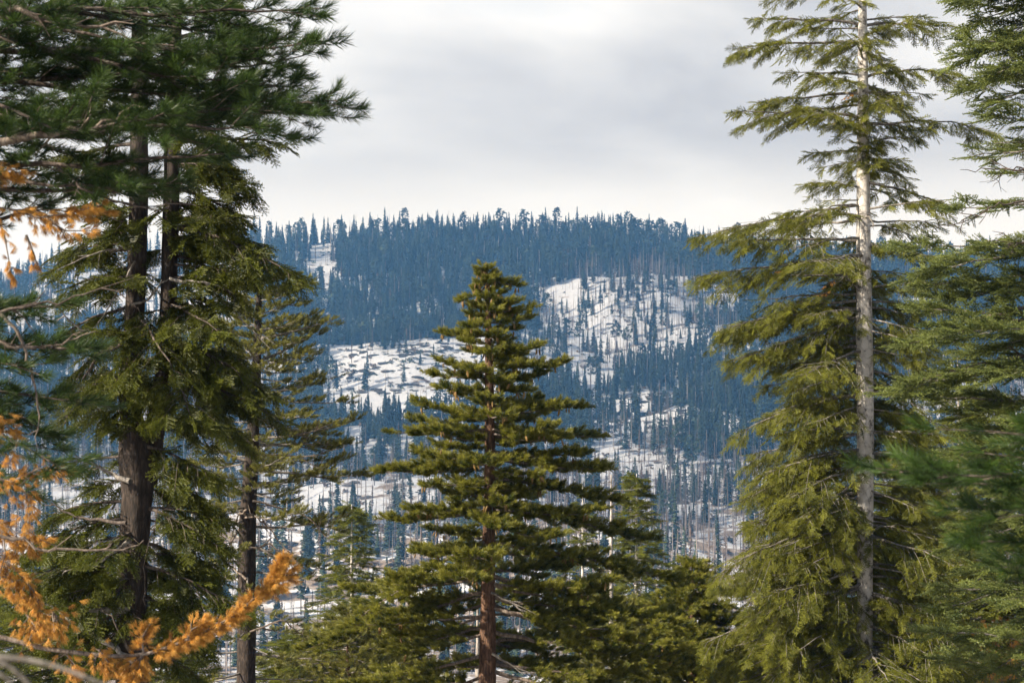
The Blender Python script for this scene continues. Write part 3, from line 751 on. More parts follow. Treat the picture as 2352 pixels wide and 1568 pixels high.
for ya, tx, ty, dd, sg in [(640, 1186, 655, .2, .1), (655, 1062, 690, -.2, .12), (712, 1228, 706, .1, .10), (770, 1013, 765, .2, .06), (840, 1300, 830, -.3, .08), (860, 985, 858, .3, .1),
        (930, 1345, 935, .3, .06), (985, 896, 992, -.4, .05), (1000, 1378, 1003, .5, .06), (1050, 1398, 1078, -.5, .03), (1060, 866, 1082, .4, .05), (1095, 1412, 1150, .6, .0),
        (1170, 880, 1192, -.6, .06), (1150, 1500, 1240, 1.0, .02), (1240, 790, 1440, -1.2, -.05), (1240, 1560, 1330, .7, .0), (1320, 800, 1350, .8, .04), (1360, 700, 1490, 1.0, -.03), (1370, 1590, 1440, -.6, -.03)]:
    b, pts, pp = branch(t3, s3.at(ya), P(tx, ty, 37 + dd), sg, "center_pine", 0.045 if ya > 900 else 0.025, bare=0.12, dens=1.35, side=.22)
    tips3.append(pp[0])
# cones hang under the outer twigs
def cone_mesh():
    mb = MB(); k = 7
    zz = np.array([0.0, -0.02, -0.05, -0.09, -0.13, -0.16, -0.175]); rr = np.array([0.004, 0.014, 0.021, 0.023, 0.018, 0.011, 0.003])
    an = np.arange(k) * 6.283 / k
    v = np.stack([np.stack([rr[a] * np.cos(an + a * .45) * (1 + .25 * ((np.arange(k) + a) % 2)), rr[a] * np.sin(an + a * .45) * (1 + .25 * ((np.arange(k) + a) % 2)), np.full(k, zz[a])], -1) for a in range(7)])
    i = np.arange(6)[:, None] * k; j = np.arange(k)[None]
    mb.add(v.reshape(-1, 3), np.stack([i + j, i + (j + 1) % k, i + k + (j + 1) % k, i + k + j], -1).reshape(-1, 4))
    return mb.mesh("cone", [M["cone"]])
cm = cone_mesh(); nc = 0
for pp in tips3:
    pp = np.array(pp); cen = s3.at(900)[:2]; rr = np.linalg.norm(pp[:, :2] - cen, axis=1)
    cand = np.flatnonzero(rr > np.quantile(rr, 0.6))
    for q in rng.choice(cand, min(len(cand), 1 if U(0, 1) < .35 else 2), replace=False):
        if nc > 285: break
        if pp[q][1] > 37.9 and U(0, 1) < .7: continue
        for e in range(1 if U(0, 1) < .5 else 2):
            o = bpy.data.objects.new("cone", cm); link(o, t3)
            o.location = pp[q] + np.array([U(-.05, .05), U(-.08, .02), -0.03]); o.rotation_euler = (U(-.3, .3), U(-.3, .3), U(0, 6)); o.scale = (U(.6, 1.0),) * 3; nc += 1
for path in ([(1130, 1500), (1180, 1530), (1260, 1565)], [(1128, 1360), (1200, 1400), (1300, 1440)]):
    bare_branch(t3, [P(x, y, 36.6) for x, y in path], 0.035, "twig_grey", 3)

# ================================================================== RIGHT FIR
t7 = tree_root("fir_tree", 0, 0, "tall yellow green fir with pale grey trunk right of the valley", "fir tree")
s7 = Stem(36.0, [(-420, 1978, 4), (0, 1981, 9), (100, 1982, 11), (500, 1983, 16), (800, 1986, 19), (1000, 1988, 19), (1300, 1986, 17.5), (1568, 1986, 18), (1750, 1984, 19)])
s7.build(t7, M["bark_pale"], rough=0.03)
L7 = [(-420, 60), (-100, 190), (40, 240), (120, 285), (180, 220), (260, 295), (330, 200), (430, 130), (480, 200), (545, 370), (640, 365), (700, 240), (760, 315), (800, 325), (900, 270), (1000, 295), (1130, 270), (1220, 270), (1300, 335), (1400, 300), (1500, 340), (1700, 380)]
R7 = [(-420, 60), (-100, 160), (40, 175), (160, 220), (290, 230), (400, 170), (490, 230), (600, 200), (800, 190), (1000, 200), (1300, 220), (1500, 250), (1700, 260)]
crown(t7, s7, "yellow_fir", L7, R7, -400, 440, 48, rise=0.03, sag=-0.05, bare=0.12, dens=1.2, side=.34, jitter=(0.3, 1.0), skip=lambda y, c, s: False)
crown(t7, s7, "yellow_fir", L7, R7, 440, 700, 24, rise=-0.08, sag=-0.04, bare=0.22, jitter=(0.6, 1.0), skip=lambda y, c, s: s < -0.85)
crown(t7, s7, "yellow_fir", L7, R7, 700, 1150, 96, rise=-0.16, sag=-0.06, bare=0.1, dens=1.25, jitter=(0.6, 1.05), skip=lambda y, c, s: s < -0.72)
crown(t7, s7, "yellow_fir", L7, R7, 1150, 1690, 170, rise=-0.22, sag=-0.05, bare=0.12, dens=1.15, jitter=(0.55, 1.08), skip=lambda y, c, s: s < -0.72 and y < 1500)
for ya, tx, ty, dd, sg in [(60, 1735, 45, .2, -.05), (100, 1692, 112, -.2, -.05), (215, 1740, 235, .3, -.03), (275, 1684, 258, -.2, -.08), (470, 1800, 490, .2, -.06), (500, 1600, 545, -.3, -.05), (590, 1615, 635, .3, -.06), (690, 1660, 760, -.2, -.12), (790, 1670, 830, .2, -.08),
        (900, 1690, 1000, -.4, -.1), (1040, 1700, 1150, .3, -.08), (1180, 1720, 1200, .2, -.06), (1190, 1640, 1330, -.6, -.08), (1350, 1610, 1480, -.4, -.06), (60, 2160, 60, .3, -.1), (180, 2190, 170, 0, -.1), (290, 2255, 300, .2, -.08), (420, 2165, 470, -.2, -.1)]:
    branch(t7, s7.at(ya), P(tx, ty, 36 + dd), sg, "yellow_fir", 0.04, bare=0.2, dens=1.35, side=0.34)
def stem_sprays(tree, st, key, rows, n, lmin, lmax, scale=1.0):
    for k in range(n):
        y = U(*rows); a = st.at(y); an = U(0, 6.28); l = U(lmin, lmax)
        d = np.array([math.cos(an), math.sin(an), U(-.55, .1)])
        branch(tree, a + np.array([math.cos(an), math.sin(an), 0]) * st.rad(y) * .7, a + d * l, -0.1, key, .012, bare=.1, side=.55, scale=scale, dens=1.1)
stem_sprays(t7, s7, "yellow_fir", (0, 430), 30, .4, 1.1)
stem_sprays(t7, s7, "yellow_fir", (540, 760), 16, .3, .8)
stem_sprays(t7, s7, "yellow_fir", (620, 1600), 30, .4, .9)
stem_sprays(t3, s3, "center_pine", (760, 1300), 16, .35, .8)
# bare stubs and pale limbs
for ya, tx, ty, lo in [(470, 1850, 500, .02), (590, 1800, 610, .03), (830, 1900, 850, 0), (1225, 1740, 1310, .02), (1300, 1850, 1420, 0), (1230, 2060, 1210, 0), (500, 2010, 520, 0), (910, 2060, 905, 0), (700, 1900, 790, 0), (680, 1890, 600, 0), (1310, 1700, 1480, 0)]:
    a = s7.at(ya); b = P(tx, ty, 35.3)
    bare_branch(t7, [a, (a + b) / 2 + UP * 0.12, b], 0.032, "twig_grey", 5)
for x, y in [(1945, 205), (1915, 265), (1790, 600), (1870, 660), (1880, 640)]:
    p = P(x, y, 35.6)
    a = s7.at(y - 10)
    branch(t7, p + (a - p) * 0.55, p - UP * 0.25, -0.05, "dead_needles", 0.01, bare=0.35, nlabel="patch of rusty dead needles", scale=0.6, dens=0.8)

# ================================================================== MID LEFT PINE
t2 = tree_root("pine_tree", 0, 0, "grey olive pine with dark trunk behind the forked tree", "pine tree")
s2 = Stem(39.0, [(600, 598, 2), (700, 594, 7), (900, 588, 12), (1100, 575, 17), (1200, 568, 19.5), (1568, 566, 21), (1750, 566, 24)])
s2.build(t2, M["bark_dark"])
L2 = [(600, 20), (700, 90), (850, 150), (1000, 180), (1200, 170), (1400, 150), (1600, 200)]
R2 = [(600, 30), (640, 110), (735, 165), (860, 200), (960, 225), (1090, 250), (1200, 230), (1400, 160), (1600, 220)]
crown(t2, s2, "mid_pine", L2, R2, 620, 800, 36, rise=0.16, sag=0.08, bare=0.15, dens=1.2)
crown(t2, s2, "mid_pine", L2, R2, 800, 1180, 56, rise=0.04, sag=0.10, bare=0.25, jitter=(0.5, 1.05))
crown(t2, s2, "mid_pine", L2, R2, 1200, 1700, 26, rise=-0.15, sag=0.02, bare=0.4, jitter=(0.6, 1.0))
for ya, tx, ty, dd, sg in [(680, 715, 645, .3, .1), (780, 765, 733, -.3, .1), (830, 740, 745, .4, .1), (900, 785, 862, .2, .08), (1010, 822, 960, -.4, .08), (1020, 815, 1018, .5, .05), (1080, 845, 1090, .4, .05), (1060, 425, 1000, .2, .06), (1110, 800, 1052, .3, .1), (1210, 800, 1180, .3, .12), (1250, 760, 1310, -.3, .06), (1500, 760, 1520, -.3, .0)]:
    branch(t2, s2.at(ya), P(tx, ty, 39 + dd), sg, "mid_pine", 0.045, bare=0.35, dens=1.2)
for path in ([(566, 1180), (600, 1190), (640, 1240), (690, 1300)], [(570, 1260), (620, 1250), (680, 1290), (740, 1330)], [(560, 1200), (520, 1260), (470, 1330)], [(566, 1330), (530, 1300), (500, 1370)], [(580, 1150), (700, 1180), (760, 1240)], [(566, 1400), (610, 1340), (640, 1280)], [(568, 1170), (545, 1185), (510, 1310)], [(575, 1450), (650, 1420), (720, 1480)], [(560, 1190), (590, 1185), (620, 1230)], [(576, 960), (700, 1000), (790, 960)], [(576, 1040), (700, 1050), (815, 1020)]):
    bare_branch(t2, [P(x, y, 38.4 + U(-.4, .6)) for x, y in path], 0.03, "twig_tan", 6)

# ================================================================== FORKED TREE, LEFT
t1 = tree_root("fir_tree", 0, 0, "dark forked fir with two thick stems at the left", "fir tree")
s1 = Stem(22.0, [(-500, 318, 8), (0, 322, 17), (430, 320, 21), (700, 312, 22), (850, 298, 23), (960, 296, 26), (1060, 320, 39), (1130, 318, 34), (1300, 305, 32), (1568, 304, 37), (1760, 302, 42)])
s1.build(t1, M["bark_dark"], rough=0.06, k=22)
s1b = Stem(22.12, [(-400, 412, 8), (0, 404, 14), (420, 394, 18), (700, 386, 19), (850, 378, 20), (950, 362, 22), (1040, 342, 26), (1120, 330, 28)])
s1b.build(t1, M["bark_dark"], to_ground=False, name="stem", label="slimmer right hand stem of the fork", rough=0.06)
# spray-bearing boughs, each measured (row on stem, tip column, tip row, depth)
for st, ya, tx, ty, dd, sg, de in [
    (s1b, 300, 520, 380, .3, -.05, 1.2), (s1b, 380, 560, 420, -.2, -.08, 1.3), (s1b, 430, 550, 500, .5, -.1, 1.3), (s1b, 520, 585, 560, .2, -.1, 1.2), (s1b, 520, 680, 640, -.5, -.10, 1.2), (s1b, 470, 500, 520, 1.2, -.1, 1.3),
    (s1b, 640, 560, 700, -.4, -.22, .9), (s1b, 560, 480, 620, .6, -.1, 1.2), (s1b, 740, 560, 830, .4, -.1, 1.3), (s1b, 780, 610, 900, -.4, -.1, 1.3), (s1b, 860, 640, 960, .3, -.1, 1.3), (s1b, 900, 540, 1010, -.6, -.1, 1.3), (s1b, 700, 500, 760, -1.0, -.1, 1.3), (s1b, 800, 520, 900, 1.0, -.1, 1.3),
    (s1b, 830, 440, 960, -1.2, -.1, 1.3), (s1, 720, 400, 860, -1.4, -.1, 1.2), (s1, 1020, 500, 1100, -.4, -.08, 1.2), (s1, 1080, 520, 1190, .5, -.1, 1.3), (s1, 1160, 510, 1260, -.4, -.1, 1.3), (s1, 1240, 500, 1330, .4, -.1, 1.3), (s1, 1290, 560, 1400, -.3, -.08, 1.3), (s1, 1350, 480, 1480, .4, -.1, 1.2),
    (s1, 570, 120, 620, .3, -.16, .9), (s1, 520, 150, 600, .8, -.14, .8), (s1, 700, 120, 790, -.2, -.12, .9), (s1, 640, 160, 660, -.6, -.2, .8), (s1, 760, 170, 880, .3, -.1, 1.1), (s1, 820, 150, 960, -.5, -.1, 1.1), (s1, 880, 200, 980, .6, -.1, 1.1), (s1, 900, 120, 920, .8, -.1, 1.0), (s1, 780, 230, 760, -1.0, -.1, 1.2), (s1, 850, 260, 900, -1.2, -.1, 1.2),
    (s1, 1050, 180, 1060, .3, -.08, .7), (s1, 1150, 120, 1180, .2, -.1, .9), (s1, 1190, 60, 1260, -.4, -.12, 1.1), (s1, 1230, 110, 1330, .5, -.1, 1.2), (s1, 1280, 60, 1400, .2, -.1, 1.2), (s1, 1330, 150, 1440, -.6, -.1, 1.2), (s1, 1400, 40, 1500, .2, -.08, 1.2), (s1, 1440, 170, 1560, -.6, -.08, 1.2), (s1, 1220, 220, 1290, -1.1, -.1, 1.2), (s1, 1480, 460, 1560, .3, -.1, 1.1),
    (s1b, 240, 560, 200, .4, -.1, 1.3), (s1b, 160, 560, 100, -.4, -.1, 1.2), (s1b, 90, 600, 60, .3, -.05, 1.2), (s1b, 20, 560, 0, .2, 0, 1.2), (s1, 200, 180, 240, .5, -.1, 1.2), (s1, 100, 160, 130, .3, -.1, 1.2), (s1, 30, 200, 60, -.3, -.1, 1.2), (s1, 330, 150, 370, .5, -.1, 1.1), (s1b, 250, 480, 320, -.9, -.1, 1.3), (s1, -60, 100, 20, .4, -.1, 1.2), (s1b, -80, 620, -60, .4, 0, 1.1), (s1, 420, 300, 400, 1.2, 0, 1.2), (s1b, 330, 640, 330, .6, -.1, 1.1)]:
    branch(t1, st.at(ya), P(tx, ty, 22 + dd), sg, "dark_fir", 0.032, bare=0.22, dens=de * .95, side=0.36)
for path, r in [([(300, 1105), (250, 1085), (170, 1045)], .04), ([(300, 780), (230, 810), (190, 870)], .05), ([(300, 770), (200, 770), (120, 700)], .03), ([(305, 570), (240, 575), (130, 620)], .022), ([(290, 560), (250, 560), (280, 510), (210, 480)], .02), ([(390, 640), (470, 650), (540, 720), (620, 800)], .025),
               ([(310, 1520), (230, 1470), (130, 1400), (20, 1360)], .045), ([(300, 1400), (220, 1400), (120, 1390)], .05), ([(335, 1390), (330, 1300), (380, 1100)], .012), ([(290, 1200), (180, 1190), (110, 1150)], .03), ([(300, 1500), (260, 1420), (200, 1370)], .02), ([(300, 700), (340, 690), (370, 650), (390, 640)], .02), ([(300, 1240), (255, 1270), (220, 1300), (140, 1310)], .03), ([(310, 600), (240, 720), (180, 800)], .015), ([(322, 452), (350, 438), (392, 442)], .03)]:
    bare_branch(t1, [P(x, y, 21.6 + U(-.2, .2)) for x, y in path], r, "twig_grey" if U(0, 1) < .55 else "twig_dark", 4, flen=.3)

stem_sprays(t1, s1, "dark_fir", (1150, 1500), 7, .3, .6)
stem_sprays(t1, s1b, "dark_fir", (760, 1000), 12, .3, .8)
crown(t1, s1, "dark_fir", [(1000, 120), (1500, 230)], [(1000, 150), (1250, 190), (1500, 180)], 1080, 1560, 30, rise=-.15, sag=-.08, bare=.15, dens=1.1, skip=lambda y, c, s: s < .05 and abs(c) < .9)
crown(t1, s1b, "dark_fir", [(360, 60), (720, 60)], [(360, 130), (420, 170), (560, 190), (640, 230), (720, 150)], 370, 720, 26, rise=-.1, sag=-.08, bare=.12, dens=1.25, skip=lambda y, c, s: c < .25)
crown(t1, s1b, "dark_fir", [(300, 60), (1000, 120)], [(300, 130), (500, 150), (700, 130), (900, 200), (1000, 170)], 330, 1000, 26, rise=-.15, sag=-.1, bare=.15, dens=1.1, skip=lambda y, c, s: s < -.3 or (y < 680 and c < 0.2))
crown(t1, s1, "dark_fir", [(380, 170), (700, 190)], [(380, 60), (700, 60)], 380, 700, 16, rise=-.1, sag=-.1, bare=.2, dens=1.1, skip=lambda y, c, s: c > -.2)
stem_sprays(t1, s1, "dark_fir", (430, 960), 7, .25, .5)
stem_sprays(t1, s1b, "dark_fir", (430, 760), 6, .25, .5)
# ================================================================== NEAR LONG-NEEDLED PINE, TOP LEFT (its stem stands left of the picture)
t0 = tree_root("pine_tree", 0, 0, "near dark long needled pine reaching in from the left edge", "pine tree")
s0 = Stem(14.0, [(-900, -400, 20), (0, -330, 40), (700, -300, 46), (1568, -280, 56)])
s0.build(t0, M["bark_dark"])
near = [(-60, 400, 105, -1.0, .04), (20, 560, 190, -.6, .02), (60, 745, 95, -.4, .10), (-80, 735, 20, -.2, .10), (200, 775, 232, -.5, .08), (180, 690, 130, .3, .10), (280, 720, 250, .4, .08), (330, 560, 340, -.6, .08), (300, 400, 250, -1.2, .10), (420, 420, 420, -.4, .05), (200, 300, 380, -.2, .04), (-150, 500, -20, -.4, .05), (100, 620, 230, 0, .06), (0, 250, 150, -.6, .05), (350, 250, 430, -.8, .03), (120, 180, 300, -1.2, .05), (480, 190, 480, .3, .04), (-100, 300, 30, .8, .05), (-200, 180, -10, 0, .05), (260, 480, 300, .9, .06), (30, 430, 30, .4, .05), (560, 230, 420, .6, .12), (-60, 640, 100, .8, .06), (160, 560, 130, .9, .07), (60, 90, 260, .3, .03), (280, 60, 420, .5, .03), (230, 620, 290, -.9, .07), (-20, 660, 200, .2, .08)]
for q_, (ya, tx, ty, dd, sg) in enumerate(near):
    if q_ in (11, 13, 16, 20, 24): continue
    branch(t0, s0.at(ya), P(tx, ty, 14 + dd), sg, "long_pine", 0.04, bare=0.25, dens=1.0, side=0.27)
for ya, tx, ty, dd, sg in [(700, 170, 700, .3, .05), (760, 210, 800, -.4, .05), (820, 120, 1000, .2, -.05), (850, 200, 920, .3, .03), (900, 150, 1080, -.4, -.03), (620, 60, 720, .2, .03), (1000, 120, 1150, .4, 0), (730, 90, 860, -.6, .0), (880, 60, 960, 0, 0)]:
    branch(t0, s0.at(ya), P(tx, ty, 13.5 + dd), sg, "long_pine", 0.035, bare=0.32, dens=1.15, side=0.30)
# orange dead foliage
ORL = "bough hung with orange dead needles"
for ya, tx, ty, dd, sg, de in [(430, 60, 400, .4, 0, 1.5), (440, 250, 490, .6, .02, 1.6), (1150, 60, 1230, .3, 0, 1.8)]:
    b, _, _ = branch(t0, s0.at(ya), P(tx, ty, 13.2 + dd), sg, "dead_needles", 0.016, bare=0.62, dens=de * .62, side=0.12, label=ORL, scale=.85)
def path_bough(tree, path, d, key, rad, w, dens, label, off=0.0):
    pts = np.array([P(x, y, d) for x, y in path]); m = 40
    s = np.linspace(0, len(pts) - 1, m); c = np.stack([np.interp(s, np.arange(len(pts)), pts[:, k]) for k in range(3)], -1)
    for k in range(3): c[1:-1, k] = (c[:-2, k] + c[1:-1, k] + c[2:, k]) / 3
    mb = MB(); mb.tube(c, rad * (1 - .8 * np.linspace(0, 1, m)), 6)
    pos, dr = [], []
    tg = np.gradient(c, axis=0); tg /= np.linalg.norm(tg, axis=1)[:, None]
    n = int(dens)
    for k in range(n):
        u_ = off + (1 - off) * U(0, 1); i_ = int(u_ * (m - 1)); p = c[i_]; t = tg[i_]
        ww = w * (1.15 - .65 * u_) * (0.5 + 0.7 * math.sin(math.pi * (0.15 + 0.75 * u_))) * (0.7 + 0.6 * math.sin(u_ * 40) ** 2)
        rnd = rng.normal(size=3) * np.array([.5, .6, .55])
        q = p + rnd * ww + t * ww * .4 - UP * ww * 0.25
        if k % 3 == 0: mb.tube([p, q], [0.005, 0.003], 3)
        pos.append(q); dr.append(rnd + t * .8 - UP * .3)
    b = mb.obj("branch", M["twig_tan"], tree, smooth=True); b["label"] = label
    put_needles("needles", SP[key], (pos, dr), b, 0.64)
path_bough(t0, [(-300, 1420), (0, 1460), (100, 1490), (270, 1508), (345, 1500), (430, 1470), (520, 1425), (590, 1370), (635, 1320), (655, 1270)], 13.6, "dead_needles", 0.024, 0.040, 430, "long curving bough of bright orange dead needles", off=0.47)
for pth, w_, n_ in [([(-60, 1060), (0, 1100), (60, 1130), (70, 1200), (20, 1290)], .15, 260), ([(-40, 1180), (20, 1230), (70, 1250), (120, 1230)], .10, 150), ([(-60, 1250), (30, 1300), (80, 1360), (105, 1440)], .10, 300), ([(-60, 1300), (20, 1320), (60, 1380)], .12, 180), ([(20, 1110), (90, 1075), (150, 1085)], .10, 120),
        ([(-60, 930), (0, 960), (40, 1000)], .10, 120), ([(-60, 1000), (10, 1020), (30, 1050)], .08, 80), ([(20, 480), (90, 500), (160, 490), (240, 470)], .09, 200), ([(100, 500), (150, 530), (230, 530)], .06, 100), ([(-60, 350), (0, 380), (50, 400)], .09, 110), ([(-40, 430), (10, 540), (30, 650)], .07, 120), ([(60, 540), (80, 590), (85, 610)], .05, 40)]:
    path_bough(t0, pth, 13.3, "dead_needles", 0.012, w_ * .75, n_ * .38, ORL)
path_bough(t0, [(330, 1500), (310, 1530), (300, 1590)], 13.6, "dead_needles", 0.012, 0.09, 150, "orange dead side bough hanging in front of the trunk")
path_bough(t0, [(330, 1500), (325, 1465), (345, 1430)], 13.6, "dead_needles", 0.01, 0.06, 50, "short upright orange dead spray")
path_bough(t0, [(430, 1475), (440, 1445), (478, 1425)], 13.6, "dead_needles", 0.01, 0.06, 70, "small orange dead side spray")
path_bough(t0, [(620, 1345), (650, 1330), (672, 1300)], 13.6, "dead_needles", 0.01, 0.05, 60, "small orange dead tip spray")
for x, y, h in ((225, 1490, .16), (150, 1500, .14), (60, 1410, .2), (115, 1400, .2)):
    path_bough(t0, [(x, y), (x + 15, y + 15), (x + 20, y + 40)], 13.6, "dead_needles", 0.01, h * .6, 50, "small tuft of orange dead needles")
for path, r in [([(-330, -60), (0, 12), (100, 45), (200, 60), (400, 112)], .035), ([(-300, 360), (0, 322), (180, 305), (260, 270), (330, 248)], .045), ([(-250, 900), (0, 715), (130, 690), (300, 640)], .02), ([(-300, 1180), (0, 1225), (120, 1265), (260, 1265), (330, 1240)], .02), ([(-20, 780), (50, 800), (140, 790), (220, 760)], .02), ([(-20, 700), (40, 760), (75, 860), (90, 960), (85, 1040)], .018), ([(130, 380), (200, 440), (300, 470), (450, 470)], .016)]:
    bare_branch(t0, [P(x, y, 13.1) for x, y in path], r, "twig_tan" if U(0, 1) < .6 else "twig_dark", 4, flen=.22)

# ================================================================== FIR OFF THE RIGHT EDGE
t8 = tree_root("fir_tree", 0, 0, "blue green fir reaching in from the right edge on dark limbs", "fir tree")
s8 = Stem(27.0, [(-600, 2560, 16), (0, 2540, 26), (800, 2530, 34), (1568, 2540, 42)])
s8.build(t8, M["bark_dark"])
for ya, tx, ty, dd, sg, de in [(-160, 2210, 10, 0, -.05, 1.1), (-60, 2230, 60, .5, -.05, 1.3), (60, 2200, 130, -.4, -.06, 1.3), (120, 2210, 200, .3, -.06, 1.3), (-100, 2260, -20, .3, 0, 1.2), (180, 2260, 240, -.2, -.06, 1.2), (320, 2280, 330, .4, -.04, 1.0), (400, 2310, 400, -.3, -.04, .9),
        (-20, 2300, 90, .9, -.06, 1.3), (50, 2330, 170, -.8, -.06, 1.3), (330, 2230, 360, .6, -.02, .5), (470, 2190, 480, .5, -.03, .9), (560, 2080, 570, -.3, -.04, 1.1), (560, 2100, 640, .3, -.06, 1.2), (660, 2150, 690, .2, -.05, 1.2), (720, 2080, 790, -.3, -.05, 1.2), (800, 2060, 900, .3, -.06, 1.2), (850, 2120, 870, -.4, -.03, 1.0), (900, 2200, 960, .4, -.06, 1.1), (660, 2300, 650, .1, -.05, 1.2), (950, 2290, 1000, .4, -.05, 1.1), (760, 2280, 800, .3, -.05, 1.1), (1000, 2100, 1080, .4, -.06, 1.1), (1150, 2180, 1260, .4, -.05, 1.1), (1300, 2150, 1400, .3, -.05, 1.1), (1350, 2230, 1480, .3, -.05, 1.1), (1420, 2280, 1540, .1, -.05, 1.0)]:
    branch(t8, s8.at(ya), P(tx, ty, 27 + dd), sg, "silver_fir", 0.035, bare=0.28, dens=de, side=0.26)
crown(t8, s8, "silver_fir", [(-400, 330), (100, 360), (350, 250), (500, 330), (600, 440), (900, 450), (1600, 400)], [(0, 300), (1600, 300)], -200, 330, 30, rise=0.0, sag=-.03, bare=.3, dens=1.2, side=.24, skip=lambda y, c, s: c > .25)
crown(t8, s8, "silver_fir", [(-400, 330), (100, 360), (350, 250), (500, 330), (600, 440), (900, 450), (1600, 400)], [(0, 300), (1600, 300)], 560, 1560, 50, rise=0.0, sag=-.03, bare=.3, dens=1.2, side=.24, skip=lambda y, c, s: c > .25)
for path, r in [([(2540, 400), (2352, 387), (2290, 390), (2205, 390)], .028), ([(2540, 370), (2352, 385), (2310, 390), (2280, 430)], .018), ([(2540, 470), (2352, 462), (2290, 470), (2230, 500), (2150, 525)], .024), ([(2540, 560), (2352, 556), (2262, 556)], .035), ([(2540, 690), (2352, 708), (2300, 720), (2200, 745), (2150, 770)], .045), ([(2540, 800), (2352, 822), (2300, 840), (2200, 848), (2120, 868)], .045), ([(2540, 1000), (2352, 1090), (2240, 1100), (2180, 1160)], .02), ([(2540, 1130), (2352, 1170), (2200, 1190)], .02)]:
    bare_branch(t8, [P(x, y, 26.6 + U(-.2, .2)) for x, y in path], r, "twig_dark", 5, label="bare dark limb", flen=.22)

# ================================================================== CLOSE BLURRED PINE, RIGHT
t9 = tree_root("pine_tree", 0, 0, "blurred fresh green pine close by at the right edge", "pine tree")
s9 = Stem(8.5, [(500, 2720, 20), (1000, 2760, 40), (1568, 2790, 60)])
s9.build(t9, M["bark_dark"])
for ya, tx, ty, dd, sg in [(1010, 2150, 985, .0, .02), (1080, 2010, 1075, -.2, .03), (1150, 2120, 1110, .2, .02), (1180, 2200, 1170, .3, .02), (1250, 2230, 1240, -.1, .02), (1100, 2260, 1040, .3, .02), (1130, 2290, 1190, -.3, 0), (1300, 2300, 1300, .1, .02)]:
    branch(t9, s9.at(ya), P(tx, ty, 8.6 + dd), sg, "close_pine", 0.014, bare=0.32, dens=1.0, side=0.20, scale=0.9)

# ================================================================== SMALLER TREES BEHIND
def small_tree(name, label, cat, d, x, ytop, halfw, key="small_fir", bark="bark_pale", n=60, r0=9, scale=1.0, low=None, lean=0, rise=-0.08, bare=0.1, tw=1.0, dens=1.0, per=False):
    t = tree_root(name, 0, 0, label, cat)
    ybot = 1640 if low is None else low
    st = Stem(d, [(ytop, x, .8), (ytop + (1640 - ytop) * .4, x + lean * .4, r0 * .5), (1640, x + lean, r0)])
    st.build(t, M[bark], k=10, rough=.03)
    H_ = 1640 - ytop
    prof = [(ytop, 4), (ytop + H_ * .1, halfw * .30), (ytop + H_ * .3, halfw * .62), (ytop + H_ * .6, halfw * .92), (1640, halfw)]
    crown(t, st, key, prof, [(a, b * tw) for a, b in prof], ytop + 6, ybot, n, rise=rise, sag=-.02, bare=bare, dens=dens, scale=scale, per=per, jitter=(.55, 1.05))
    return t, st
small_tree("fir_tree", "small dark green fir with pointed top left of the centre pine", "fir tree", 60, 808, 1158, 120, n=80, r0=8)
small_tree("fir_tree", "pointed green fir standing just right of the centre pine", "fir tree", 62, 1462, 1088, 110, n=110, r0=8)
small_tree("fir_tree", "slim fir half hidden behind the centre pine's right boughs", "fir tree", 70, 1338, 1115, 70, n=60, r0=6)
small_tree("pine_tree", "broad dark pine at the bottom between centre pine and right fir", "pine tree", 48, 1590, 1285, 190, key="center_pine", bark="bark_red", n=84, r0=12, scale=1.2, rise=0)
small_tree("pine_tree", "bushy olive pine at the bottom right of the centre trunk", "pine tree", 54, 1440, 1370, 170, key="mid_pine", bark="bark_pale", n=70, r0=9, scale=1.25, rise=0)
small_tree("pine_tree", "bushy olive pine at the bottom left of the centre trunk", "pine tree", 52, 910, 1400, 170, key="center_pine", bark="bark_red", n=56, r0=9, scale=1.2, rise=0)
small_tree("pine_tree", "olive pine low between the small pointed fir and centre trunk", "pine tree", 46, 800, 1395, 190, key="mid_pine", bark="bark_red", n=60, r0=9, scale=1.15, rise=0)
small_tree("fir_tree", "low fir in the gap between the left pine and small pointed fir", "fir tree", 55, 690, 1450, 150, n=60, r0=7)
small_tree("fir_tree", "sunlit yellow green fir filling the bottom left corner", "fir tree", 45, 120, 1240, 230, key="small_fir", bark="bark_dark", n=100, r0=10)
small_tree("fir_tree", "light green fir behind the forked trunk at the bottom", "fir tree", 50, 400, 1330, 150, key="small_fir", bark="bark_dark", n=50, r0=9)
small_tree("fir_tree", "thin green fir with chalk white trunk at right", "fir tree", 55, 2198, 765, 125, n=90, r0=8.5, bark="bark_white", lean=18, dens=.8, bare=.2)
small_tree("fir_tree", "green fir crowding behind the right fir's trunk", "fir tree", 50, 2095, 960, 170, n=170, r0=8)
small_tree("fir_tree", "dense fir low in the right corner", "fir tree", 46, 2270, 900, 210, n=150, r0=10, key="small_fir", bark="bark_dark")
small_tree("fir_tree", "shaded fir behind the right fir's lower left boughs", "fir tree", 52, 1850, 1080, 170, n=110, r0=9, key="small_fir", bark="bark_dark")
small_tree("fir_tree", "short fir under the right fir at the bottom", "fir tree", 40, 1760, 1400, 140, n=40, r0=7, key="yellow_fir", bark="bark_dark", scale=1.1)
small_tree("fir_tree", "short fir at the bottom beside the white trunks", "fir tree", 42, 2180, 1330, 150, n=44, r0=7, key="yellow_fir", bark="bark_dark", scale=1.1)
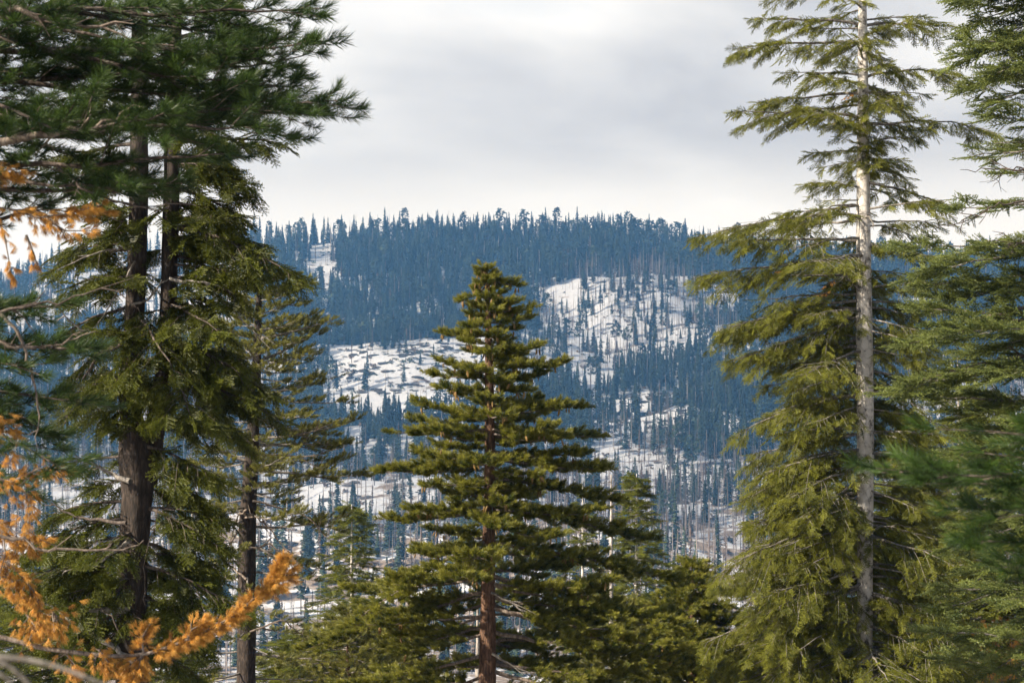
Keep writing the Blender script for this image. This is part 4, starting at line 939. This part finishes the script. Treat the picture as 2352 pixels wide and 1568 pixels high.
def pale_snag(label, d, x, ytop, r, forks=8, bark="bark_white", lean=0):
    t = tree_root("dead_tree", 0, 0, label, "dead tree")
    st = Stem(d, [(ytop, x, r * .25), (ytop + 150, x + lean * .3, r * .6), (1640, x + lean, r)]); st.build(t, M[bark], k=10, rough=.04)
    for k in range(forks):
        y = ytop + (1500 - ytop) * U(.02, .8); a = st.at(y); an = U(0, 6.28); l = U(.5, 1.3)
        e = a + np.array([math.cos(an) * l, math.sin(an) * l, U(-.3, .3)])
        bare_branch(t, [a, (a + e) / 2 - UP * .05, e], .016, "twig_grey", 2, label="broken stub branch")
bpy.context.view_layer.update()
pale_snag("bleached white dead trunk between the forked fir and the left pine", 58, 441, 1180, 7.5, lean=-4)
pale_snag("pale dead trunk with twiggy reddish top right of the centre pine", 60, 1404, 1090, 6, 16)
pale_snag("pale dead trunk close behind the centre pine's trunk", 45, 1097, 1360, 7.5, 4)
pale_snag("pale slim trunk under the right fir, nearer the chalk white one", 50, 2140, 1290, 7, 8, lean=8)
pale_snag("thinnest pale trunk beside the right fir's base", 52, 2112, 1250, 5, 6)

# orange-leaved shrubs low on the right
def shrub(x, y, d, label, n=220, w=.5):
    t = tree_root("shrub", 0, 0, label, "shrub"); c = P(x, y, d); g = float(ground_z(c[0], c[1])); mb = MB(); pos, dr = [], []
    for k in range(9):
        e = c + rng.normal(size=3) * w * np.array([1, .8, .6]); b = np.array([c[0] + U(-.2, .2), c[1] + U(-.2, .2), g - .1])
        mb.tube([b, (b + e) / 2 + rng.normal(size=3) * .15, e], [.03, .02, .008], 5)
        for q in range(n // 9): pos.append(e + rng.normal(size=3) * w * .35); dr.append(rng.normal(size=3) + UP * .3)
    mb.obj("stems", M["twig_grey"], t, smooth=True); put_needles("foliage", SP["dead_needles"], (pos, dr), t, 1.2)
shrub(2270, 1480, 38, "rust orange shrub low at the right among firs", 260, .55)
shrub(2300, 1545, 37, "orange shrub at the bottom edge in the right corner", 160, .4)

# ================================================================== BLURRED BARE TWIGS, BOTTOM LEFT
tb_ = tree_root("bare_shrub", 0, 0, "blurred grey bare twigs very near the bottom left corner", "shrub")
for path in ([(-260, 1900), (-120, 1500), (60, 1512), (150, 1535), (260, 1580)], [(-260, 1900), (-150, 1480), (0, 1512), (60, 1560), (120, 1640)], [(-260, 1900), (-160, 1560), (-40, 1530), (30, 1560), (40, 1640)]):
    pts = np.array([P(x, y, 3.4) for x, y in path]); pts[0][2] = float(ground_z(pts[0][0], 3.4)) - .05
    m = 24; s = np.linspace(0, len(pts) - 1, m); c = np.stack([np.interp(s, np.arange(len(pts)), pts[:, k]) for k in range(3)], -1)
    for _ in range(3):
        for k in range(3): c[1:-1, k] = (c[:-2, k] + c[1:-1, k] + c[2:, k]) / 3
    mb = MB(); mb.tube(c, .008 * (1 - .55 * np.linspace(0, 1, m)), 8); mb.obj("stem", M["twig_grey"], tb_, smooth=True)
